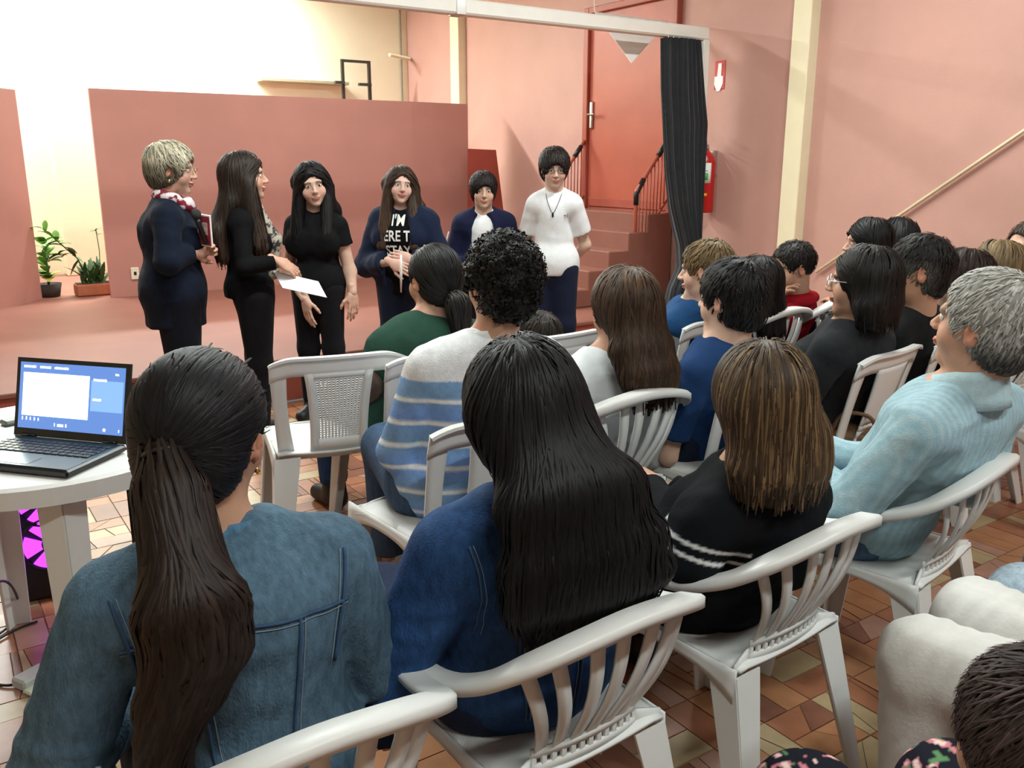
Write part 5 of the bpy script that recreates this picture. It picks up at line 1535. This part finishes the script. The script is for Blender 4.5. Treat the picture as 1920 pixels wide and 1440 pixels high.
# woman in navy blazer
p = Person((318, 268), 4.4, D2R(SB - 72), 'woman with short silver hair in navy blazer holding a booklet', 'stand', s_=.99, sw=.150, fat=.03, lean=-2, head=(-10, -4, 0), skin=(.60, .36, .27), seed=51, bust=.8)
w = p.to_px(377, 466, 4.34); w2 = p.to_px(388, 470, 4.36)
p.J['W'] = {1: w + (.03, -.045, -.01), -1: w2 + (-.03, -.06, .0)}
p.J['E'] = {1: np.array((.235, .0, 1.00)), -1: np.array((-.225, .02, 1.00))}
p.handp = {1: dict(d=(-.55, 1., .15), up=(.85, .3, .2), curl=.8), -1: dict(d=(.45, 1., .2), up=(-.9, .2, .1), curl=.8)}
p.body(brow=(.2, .17, .13), face=True, hands=(1, -1), lip=(.40, .12, .12))
p.top((.0065, .010, .022), 1.92, .020, 'blazer', .009, M_cloth, hem=.66, armr=(.038, .034, .030))
p.bottom((.006, .007, .012), h=.012); p.shoes((.01, .01, .01))
Sc = SDF(); N = p.J['N']
for a in np.linspace(0, 2 * PI, 15)[:-1]: Sc.ell((.062 * math.sin(a), N[1] + .04 - .068 * math.cos(a), N[2] + .022 + .018 * math.cos(a) - .02 * (math.cos(a) < -.4)), (.030, .028, .030), None, .02)
Sc.cap((0, N[1] + .11, N[2] - .0), (.0, N[1] + .135, N[2] - .07), .028, .02, .02)
V, Q = Sc.mesh(.006)
cn = vnoise(V, 38); C = np.where((cn > .05)[:, None], np.array((.68, .60, .62)), np.array((.20, .02, .035)))
link('scarf', mesh_np('scarf', V, [Q], True, C), M_cloth, p.o)['label'] = 'white and maroon neck scarf'
def silver(rid, uu, P):
    q = ((P - p.Hc) @ p.R) / p.s; n = vnoise(P, 28); lo = np.clip((.05 - q[:, 2]) / .09, 0, 1)
    return np.array((.50, .45, .33)) * (.5 + .7 * rid)[:, None] * (1 - .72 * lo[:, None]) * (1 + .35 * n[:, None])
p.short_hair((.4, .36, .27), .022, 1500, .05, colf=silver, lift=.006, w=.0032, face=(.084, .095, .10), fc=(0, .122, -.035), nape=-.075)
p.glasses((.55, .42, .25), .019, .0012)
MB().lathe([(0, -.012), (.006, -.004), (.005, .004), (0, .008)], 8, p.hp((.082, .004, -.050))).build('earring', M_gold, p.bo, smooth=True)
r_ = p.J['W'][-1] + (.045, .085, .0)
# booklet and microphone in her hands
c = at(384, 432, 4.30)
bk = tag(empty('booklet', c, D2R(SB - 20)), 'booklet with red cover in the hands of the woman in navy', 'booklet')
M_red = mat('booklet_cover', (.26, .03, .05), .4, .4, 30)
bb = MB().box((0, 0, 0), (.075, .012, .155), rotx(.15) @ roty(.12)); bb.build('pages', mat('page_edges', (.85, .83, .8), .7, .02), bk)
MB().box((.004, -.009, 0), (.066, .004, .140), rotx(.15) @ roty(.12)).build('cover', M_red, bk)
MB().box((.012, -.012, .01), (.03, .002, .06), rotx(.15) @ roty(.12)).build('cover_picture', mat('cover_print', (.55, .38, .36), .5, .5, 60), bk)
m0, m1 = at(366, 395, 4.26), at(372, 418, 4.27)
mi = tag(empty('microphone', m1), 'black hand microphone held behind the booklet', 'microphone')
a, b = np.array(m0 - m1), np.array((.03, .0, -.10))
MB().tube([b, (0, 0, 0), a * .3], [.011, .013, .015], 10).build('handle', M_dark, mi, smooth=True)
th = np.linspace(0, PI, 9); MB().tube([a * .3 + a * .42 * (1 - math.cos(t)) for t in th], [.002 + .022 * math.sin(t) for t in th], 12).build('grille', mat('mic_grille', (.03, .03, .035), .6, .3, 200, .6, 500), mi, smooth=True)

# woman in black, with the paper
p = Person((455, 283), 4.55, D2R(SB - 72), 'woman with long dark brown hair in black handing over a paper', 'stand', s_=.98, sw=.128, wd=.9, lean=2, head=(-8, 2, 0), skin='l', seed=52, bust=.6, hipw=.10)
w = p.to_px(541, 497, 4.42)
p.J['W'] = {1: w + (.0, -.05, .02), -1: np.array((-.14, -.03, .76))}
p.J['E'] = {1: p.J['S'][1] * .4 + p.J['W'][1] * .6 + (.05, -.10, -.09), -1: p.J['S'][-1] + (-.05, -.02, -.26)}
p.handp = {1: dict(d=(-.25, 1., -.6), up=(.6, .3, .7), curl=.45)}
p.body(face=True, ears=False, hands=(1,))
p.top((.006, .006, .007), 1.9, .017, 'black_top', .009, M_knit, hem=.78, armr=(.030, .027, .023))
p.bottom((.006, .006, .008), h=.011, r=(.085, .050, .046)); p.shoes((.012, .012, .012), True)
N = p.J['N']; Sc = SDF()
for a in np.linspace(0, 2 * PI, 13)[:-1]: Sc.ell((.058 * math.sin(a), N[1] + .04 - .06 * math.cos(a), N[2] + .015 + .012 * math.cos(a)), (.028, .028, .030), None, .02)
Sc.cap((.05, N[1] + .10, N[2] - .02), (.055, N[1] + .165, N[2] - .16), .034, .040, .03, sq=((1, 0, 0), 1.1))
Sc.cap((.055, N[1] + .165, N[2] - .16), (.05, N[1] + .15, N[2] - .33), .040, .034, .03)
V, Q = Sc.mesh(.007); cn = vnoise(V, 60) + .6 * vnoise(V, 120)
link('scarf', mesh_np('scarf', V, [Q], True, np.where((cn > 0)[:, None], np.array((.42, .38, .32)), np.array((.055, .05, .045)))), M_cloth, p.o)['label'] = 'grey patterned scarf'
Hh = p.Hc; yk = N[1] - .10
def dkb(rid, uu, P): return np.array((.020, .012, .008)) * (.55 + .9 * rid)[:, None] * (1 + 1.6 * np.clip((p.Hc[2] - .18 - P[:, 2]) / .25, 0, 1))[:, None]
p.long_hair((.02, .012, .008), [(p.hp((0, -.05, .02)), .084, .062), ((.0, Hh[1] - .07, Hh[2] - .12), .092, .055), ((0, yk, Hh[2] - .26), .105, .05), ((.02, yk + .02, Hh[2] - .40), .09, .035)], n=1500, w=.0042, step=.034, nst=14, colf=dkb, vol=.013, extra=lambda S: S.cap(p.hp((.075, .02, -.03)), p.hp((.10, .05, -.34)), .035, .045, .03))
q4 = [at(512, 508, 4.46), at(597, 528, 4.44), at(613, 558, 4.36), at(530, 540, 4.38)]
nn = (q4[1] - q4[0]).cross(q4[3] - q4[0]).normalized() * .0015
mb = MB(); mb.add([tuple(v + nn) for v in q4] + [tuple(v - nn) for v in q4], [(0, 1, 2, 3), (7, 6, 5, 4), (0, 4, 5, 1), (1, 5, 6, 2), (2, 6, 7, 3), (3, 7, 4, 0)])
pap = tag(mb.build('certificate', mat('white_card', (.88, .88, .9), .55, .02)), 'white certificate held out by the woman in black', 'paper')
bl = lambda u, v: q4[0] * (1 - u) * (1 - v) + q4[1] * u * (1 - v) + q4[2] * u * v + q4[3] * (1 - u) * v
mb = MB()
for (u0, v0, u1, v1) in ((.22, .16, .36, .42), (.40, .2, .46, .5), (.25, .5, .34, .62)):
    mb.add([tuple(bl(u0, v0) + nn * 1.6), tuple(bl(u1, v0) + nn * 1.6), tuple(bl(u1, v1) + nn * 1.6), tuple(bl(u0, v1) + nn * 1.6)], [(0, 1, 2, 3)])
mb.build('printed_mark', mat('grey_print', (.30, .33, .36), .6, .3, 60), pap)

# girl in black
p = Person((583, 303), 4.95, D2R(SB + 172), 'smiling girl with long black hair in black top and trousers', 'stand', s_=.97, sw=.125, wd=.82, lean=1, head=(26, -5, 8), skin=(.62, .40, .31), seed=53, bust=.15)
hw = p.to_px(578, 572, 4.72)
p.J['E'] = {1: p.J['S'][1] + (.065, -.02, -.25), -1: p.J['S'][-1] + (-.05, -.02, -.25)}
p.J['W'] = {1: p.to_px(572, 560, 4.85), -1: p.to_px(661, 548, 4.93)}
p.handp = {1: dict(d=(-.15, .1, -1), up=(.5, .8, .1), curl=.25), -1: dict(d=(-.05, .05, -1), up=(-.8, .6, .1), curl=.25)}
p.body(face=True, ears=False, hands=(1, -1), barearm=True)
p.top((.007, .007, .008), .42, .018, 'black_top', .0085, M_knit, hem=.63, armr=(.040, .042, .042))
p.bottom((.008, .008, .010), h=.010, r=(.068, .046, .040)); p.shoes((.012, .012, .012))
Hh = p.Hc; N = p.J['N']
p.long_hair((.006, .0055, .006), [(p.hp((0, -.05, .02)), .086, .06), ((0, Hh[1] - .07, Hh[2] - .12), .10, .05), ((0, N[1] - .08, Hh[2] - .28), .11, .04)], n=1300, w=.0045, step=.032, nst=13, vol=.014, face=(.068, .09, .105), fc=(-.004, .125, -.04),
            extra=lambda S: [S.cap(p.hp((x * .078, .015, -.02)), (x * .085 + p.Hc[0], N[1] + .10, Hh[2] - .30), .026, .034, .03) for x in (-1, 1)])

# girl with the lettered shirt
p = Person((750, 310), 5.5, D2R(SB + 168), 'girl with long brown hair, navy jacket and lettered black shirt', 'stand', s_=.93, sw=.150, wd=.92, lean=0, head=(28, 0, -6), skin=(.64, .42, .34), seed=54, bust=.2, fat=.008)
p.J['W'] = {1: p.to_px(735, 492, 5.27), -1: p.to_px(772, 486, 5.31)}
p.J['E'] = {1: p.J['S'][1] + (.10, .0, -.27), -1: p.J['S'][-1] + (-.10, .0, -.27)}
p.handp = {1: dict(d=(-1, .3, -.35), up=(0, 1, .2), curl=.5), -1: dict(d=(.6, .4, .2), up=(-.2, 1, .2), curl=.7)}
p.body(face=True, ears=False, hands=(1, -1), lip=(.42, .12, .12))
p.top((.006, .006, .007), .5, .014, 'black_shirt', .008, M_knit, hem=.66, post=None); tee = p.topS; p.tee = p.gar
def jacket(p, col, off, hem, open_w, sleeve=1.9, h=.009):
    S = SDF(); p.torso(S, off, .05)
    for x in (-1, 1): p.arm(S, x, off, sleeve, .03, (.040, .038, .034))
    J = p.J
    S.cap(J['P'] + (-.05, 0, .02), J['P'] + (.05, 0, .02), .11 * p.wd + off + p.fat, k=.04)
    S.plane((0, 0, hem), (0, 0, -1), .006)
    zc = (J['N'][2] + hem) / 2
    S.ell((0, J['N'][1] + .20, zc + .02), (open_w, .17, (J['N'][2] - hem) / 2 + .13), None, .012, 's')
    S.ell(J['N'] + (0, .05, .055), (.075, .085, .055), None, .015, 's')
    return p.garment('jacket', S, col, h, M_cloth, post=p.wrinkle(.004))
jacket(p, (.010, .016, .040), .034, .66, .095)
p.bottom((.009, .012, .028), h=.011, r=(.085, .056, .048)); p.shoes((.3, .3, .3))
def shirt_text(p, S, line, z, size, x0, m):
    cu = bpy.data.curves.new('lettering', 'FONT'); cu.body = line; cu.size = size; cu.align_x = 'CENTER'; cu.extrude = 0; cu.offset = size * .022; cu.resolution_u = 3
    ob = bpy.data.objects.new('lettering_tmp', cu); COL.objects.link(ob)
    dg = bpy.context.evaluated_depsgraph_get(); me = bpy.data.meshes.new_from_object(ob.evaluated_get(dg)); bpy.data.objects.remove(ob); bpy.data.curves.remove(cu)
    n = len(me.vertices); co = np.empty(n * 3); me.vertices.foreach_get('co', co); co = co.reshape(-1, 3)
    out = []
    for c in co:
        q = surf(S, (x0 - c[0] * .78, p.J['N'][1] + .40, z + c[1]), (0, -1, 0)); out.append(q + (0, .004, 0))
    me.vertices.foreach_set('co', np.array(out).ravel()); me.update(); me.materials.clear()
    link('lettering', me, m, p.tee)
M_let = mat('white_lettering', (.82, .82, .80), .7, .05)
zt = p.J['N'][2]
for ln, py, sz in (("I'M", 424, .092), ('HERE TO', 453, .090), ('STAY', 481, .088)): shirt_text(p, tee, ln, at(752, py, 5.37).z, sz, .0, M_let)
Hh = p.Hc; N = p.J['N']
def lbr(rid, uu, P): return np.array((.045, .026, .016)) * (.5 + .9 * rid)[:, None] * (1 + .9 * np.clip((p.Hc[2] - .08 - P[:, 2]) / .22, 0, 1))[:, None]
p.long_hair((.04, .024, .015), [(p.hp((0, -.05, .02)), .084, .06), ((0, Hh[1] - .07, Hh[2] - .12), .10, .05), ((0, N[1] - .08, Hh[2] - .28), .11, .04)], n=1500, w=.0042, step=.034, nst=13, vol=.012, colf=lbr, face=(.066, .09, .108), fc=(0, .125, -.035),
            extra=lambda S: [S.cap(p.hp((x * .076, .01, -.02)), (x * .105 + p.Hc[0] * .5, N[1] + .125, Hh[2] - .36), .026, .032, .03) for x in (-1, 1)])
a, b = at(752, 478, 5.16), at(752, 548, 5.20)
tag(MB().tube([a, a * .5 + b * .5, b], [.006, .008, .004], 6).build('rolled_paper', mat('rolled_paper', (.8, .8, .78), .6, .03), smooth=True), 'thin white rolled paper in the lettered girl\'s hand', 'paper')

# boy with the open navy jacket
p = Person((906, 322), 5.75, D2R(SB + 178), 'boy with black hair in open navy jacket over white shirt', 'stand', s_=.92, sw=.135, wd=.88, female=False, lean=0, head=(8, -4, 0), skin=(.56, .36, .27), seed=55)
p.J['W'] = {1: p.to_px(868, 505, 5.58), -1: p.to_px(930, 512, 5.58)}
p.J['E'] = {1: p.J['S'][1] + (.07, -.02, -.26), -1: p.J['S'][-1] + (-.07, -.02, -.26)}
p.handp = {1: dict(d=(-.8, .5, -.5), up=(.3, .9, .3), curl=.6)}
p.body(face=True, hands=(1, -1))
p.top((.72, .73, .74), .5, .014, 'white_shirt', .009, M_knit, hem=.62); p.jk = jacket(p, (.011, .014, .042), .034, .66, .095, 1.72)
p.bottom((.007, .008, .012), h=.012); p.shoes((.05, .05, .05))
for x in (-1, 1):
    a, e = p.J['S'][x], p.J['E'][x]
    MB().tube([a + (e - a) * t + np.array((x * .082, .02, .0)) for t in (.15, .4, .65, .9)], .004, 5).build('sleeve_piping', M_let, p.jk, smooth=True)
p.short_hair((.012, .008, .007), .018, 1300, .050, lift=.004, face=(.068, .09, .092), fc=(-.008, .125, -.046), nape=-.085, ears=True)

# boy with glasses
p = Person((1040, 278), 5.6, D2R(SB + 172), 'boy with glasses in white t-shirt, hands behind his back', 'stand', s_=.95, sw=.118, wd=.84, female=False, lean=0, head=(12, -10, 0), skin=(.60, .40, .31), seed=56)
p.J['W'] = {1: np.array((.08, -.20, .80)), -1: np.array((-.08, -.21, .80))}
p.J['E'] = {1: p.J['S'][1] + (.075, -.07, -.25), -1: p.J['S'][-1] + (-.075, -.07, -.25)}
p.body(face=True, barearm=True)
p.top((.70, .71, .72), .68, .024, 'white_shirt', .0085, M_knit, hem=.76, post=p.wrinkle(.0022, 11), armr=(.040, .044, .045)); tee = p.topS; p.tee = p.gar
p.bottom((.010, .014, .034), h=.011, r=(.074, .056, .052)); p.shoes((.05, .05, .05))
p.short_hair((.016, .010, .008), .022, 1500, .050, lift=.008, face=(.069, .09, .092), fc=(0, .126, -.044), nape=-.08)
p.glasses((.03, .03, .03), .019, .0016)
N = p.J['N']
pts = [surf(tee, (x, N[1] + .4, N[2] + z), (0, -1, 0)) + np.array((0, .004, 0)) for x, z in ((-.05, .0), (-.03, -.06), (0, -.115), (.03, -.06), (.05, .0))]
nk = MB().tube(spline(pts, 20), .0018, 5).build('necklace', M_dark, p.o, smooth=True)
MB().box(tuple(pts[2] + (0, .003, -.012)), (.012, .004, .026), bev=.001).build('pendant', M_dark, nk)
cr = surf(tee, (-.075, N[1] + .4, N[2] - .13), (0, -1, 0))
for dx, wd, hh in ((-.014, .004, .026), (.0, .018, .004), (.016, .004, .022)): MB().box((cr[0] + dx, cr[1] + .003, cr[2]), (wd, .003, hh)).build('shirt_crest', mat('crest_print', (.12, .13, .2), .7, .1), p.tee)

# ------------------------------------------------------------------ people at the lower right edge, of whom little shows
def at_knee(px, py, z, x, rz, J0=(.115, .42)):
    k = atz(px, py, z); l = rotz(rz) @ np.array((x * J0[0], J0[1], 0)); return k.x - l[0], k.y - l[1]
def seated_at(ox, oy, topz, rz, label, **kw):
    hd = Vector((ox, oy, topz)); u = proj(hd)
    g = globals(); keep = g['at']; g['at'] = lambda *a: Vector((ox, oy, topz))
    p = Person((0, 0), 1.5, rz, label, **kw); g['at'] = keep
    p.o.location = (ox, oy, 0)
    return p
# white trousers
rz = D2R(8); ox, oy = at_knee(1745, 1215, .53, -1, rz)
p = seated_at(ox, oy, 1.14, rz, 'person in white trousers seated at the lower right edge', seed=61, fat=.025, lean=6)
p.J['W'] = {x: np.array((x * .16, .02, .62)) for x in (-1, 1)}; p.body(face=False); p.top((.10, .06, .06), 1.9, .02, 'top', .014)
rr_ = p.rng.rand(3) * 9
def folds(P): 
    kx = np.minimum(np.linalg.norm(P - p.J['K'][-1], axis=1), np.linalg.norm(P - p.J['K'][1], axis=1))
    return .0026 * np.sin((P[:, 1] * 1.0 + P[:, 2] * .35 + .02 * vnoise(P, 10)) * 150) * np.exp(-(kx / .16) ** 2) + .003 * vnoise(P + rr_, 18)
p.bottom((.74, .73, .70), off=.020, h=.0065, post=folds, material=M_knit, r=(.090, .064, .050)); p.shoes((.3, .28, .25))
p.short_hair((.02, .015, .01), .015, 300, .05)
seat_chair(p, 'slat', 'white plastic chair of the person in white trousers')
# light blue jeans
rz = D2R(8); ox, oy = at_knee(1850, 1150, .52, -1, rz)
p = seated_at(max(ox, p.o.location.x + .42), oy, 1.14, rz, 'person in pale blue jeans seated at the right edge', seed=62, fat=.015, lean=6)
p.J['W'] = {x: np.array((x * .16, .02, .62)) for x in (-1, 1)}; p.body(face=False); p.top((.05, .07, .12), 1.9, .02, 'top', .014)
p.bottom((.42, .53, .62), off=.016, h=.008, material=M_denim); p.shoes((.05, .05, .05)); p.short_hair((.02, .015, .01), .015, 300, .05)
seat_chair(p, 'slat', 'white plastic chair of the person in pale jeans')
# floral skirt
rz = D2R(-28); ox, oy = at_knee(1500, 1480, .53, -1, rz)
p = seated_at(ox, oy - .02, 1.12, rz, 'person in dark floral skirt, knee at the bottom edge', seed=63, fat=.01, lean=6)
p.J['W'] = {x: np.array((x * .16, .02, .62)) for x in (-1, 1)}; p.body(face=False); p.top((.02, .02, .025), 1.9, .02, 'top', .014)
def floral(V, C):
    a = vnoise(V, 85); b = vnoise(V + 3.3, 75); C[a > .35] = (.55, .20, .24); C[(a > .55)] = (.75, .55, .5); C[(b > .5) & (a < .2)] = (.10, .22, .10); return C
p.bottom((.012, .012, .02), off=.024, h=.005, colf=floral, material=M_knit, frac=1.5, name='skirt'); p.shoes((.05, .04, .04)); p.short_hair((.02, .015, .01), .015, 300, .05)
seat_chair(p, 'slat', 'white plastic chair of the person in floral skirt')
# dark brown head in the corner
p = seated_at(*[float(v) for v in at(1975, 1250, .80)[:2]], at(1975, 1232, .80).z, D2R(-20), 'child with fuzzy dark brown hair in the lower right corner', pose='stand', s_=.86, sw=.11, seed=64, female=True)
p.body(face=False); p.top((.04, .03, .035), 1.9, .014, 'top', .014); p.bottom((.03, .03, .04)); p.shoes((.1, .1, .1))
p.short_hair((.045, .028, .026), .016, 2500, .06, lift=.010, w=.0016, nape=-.11, ears=True)
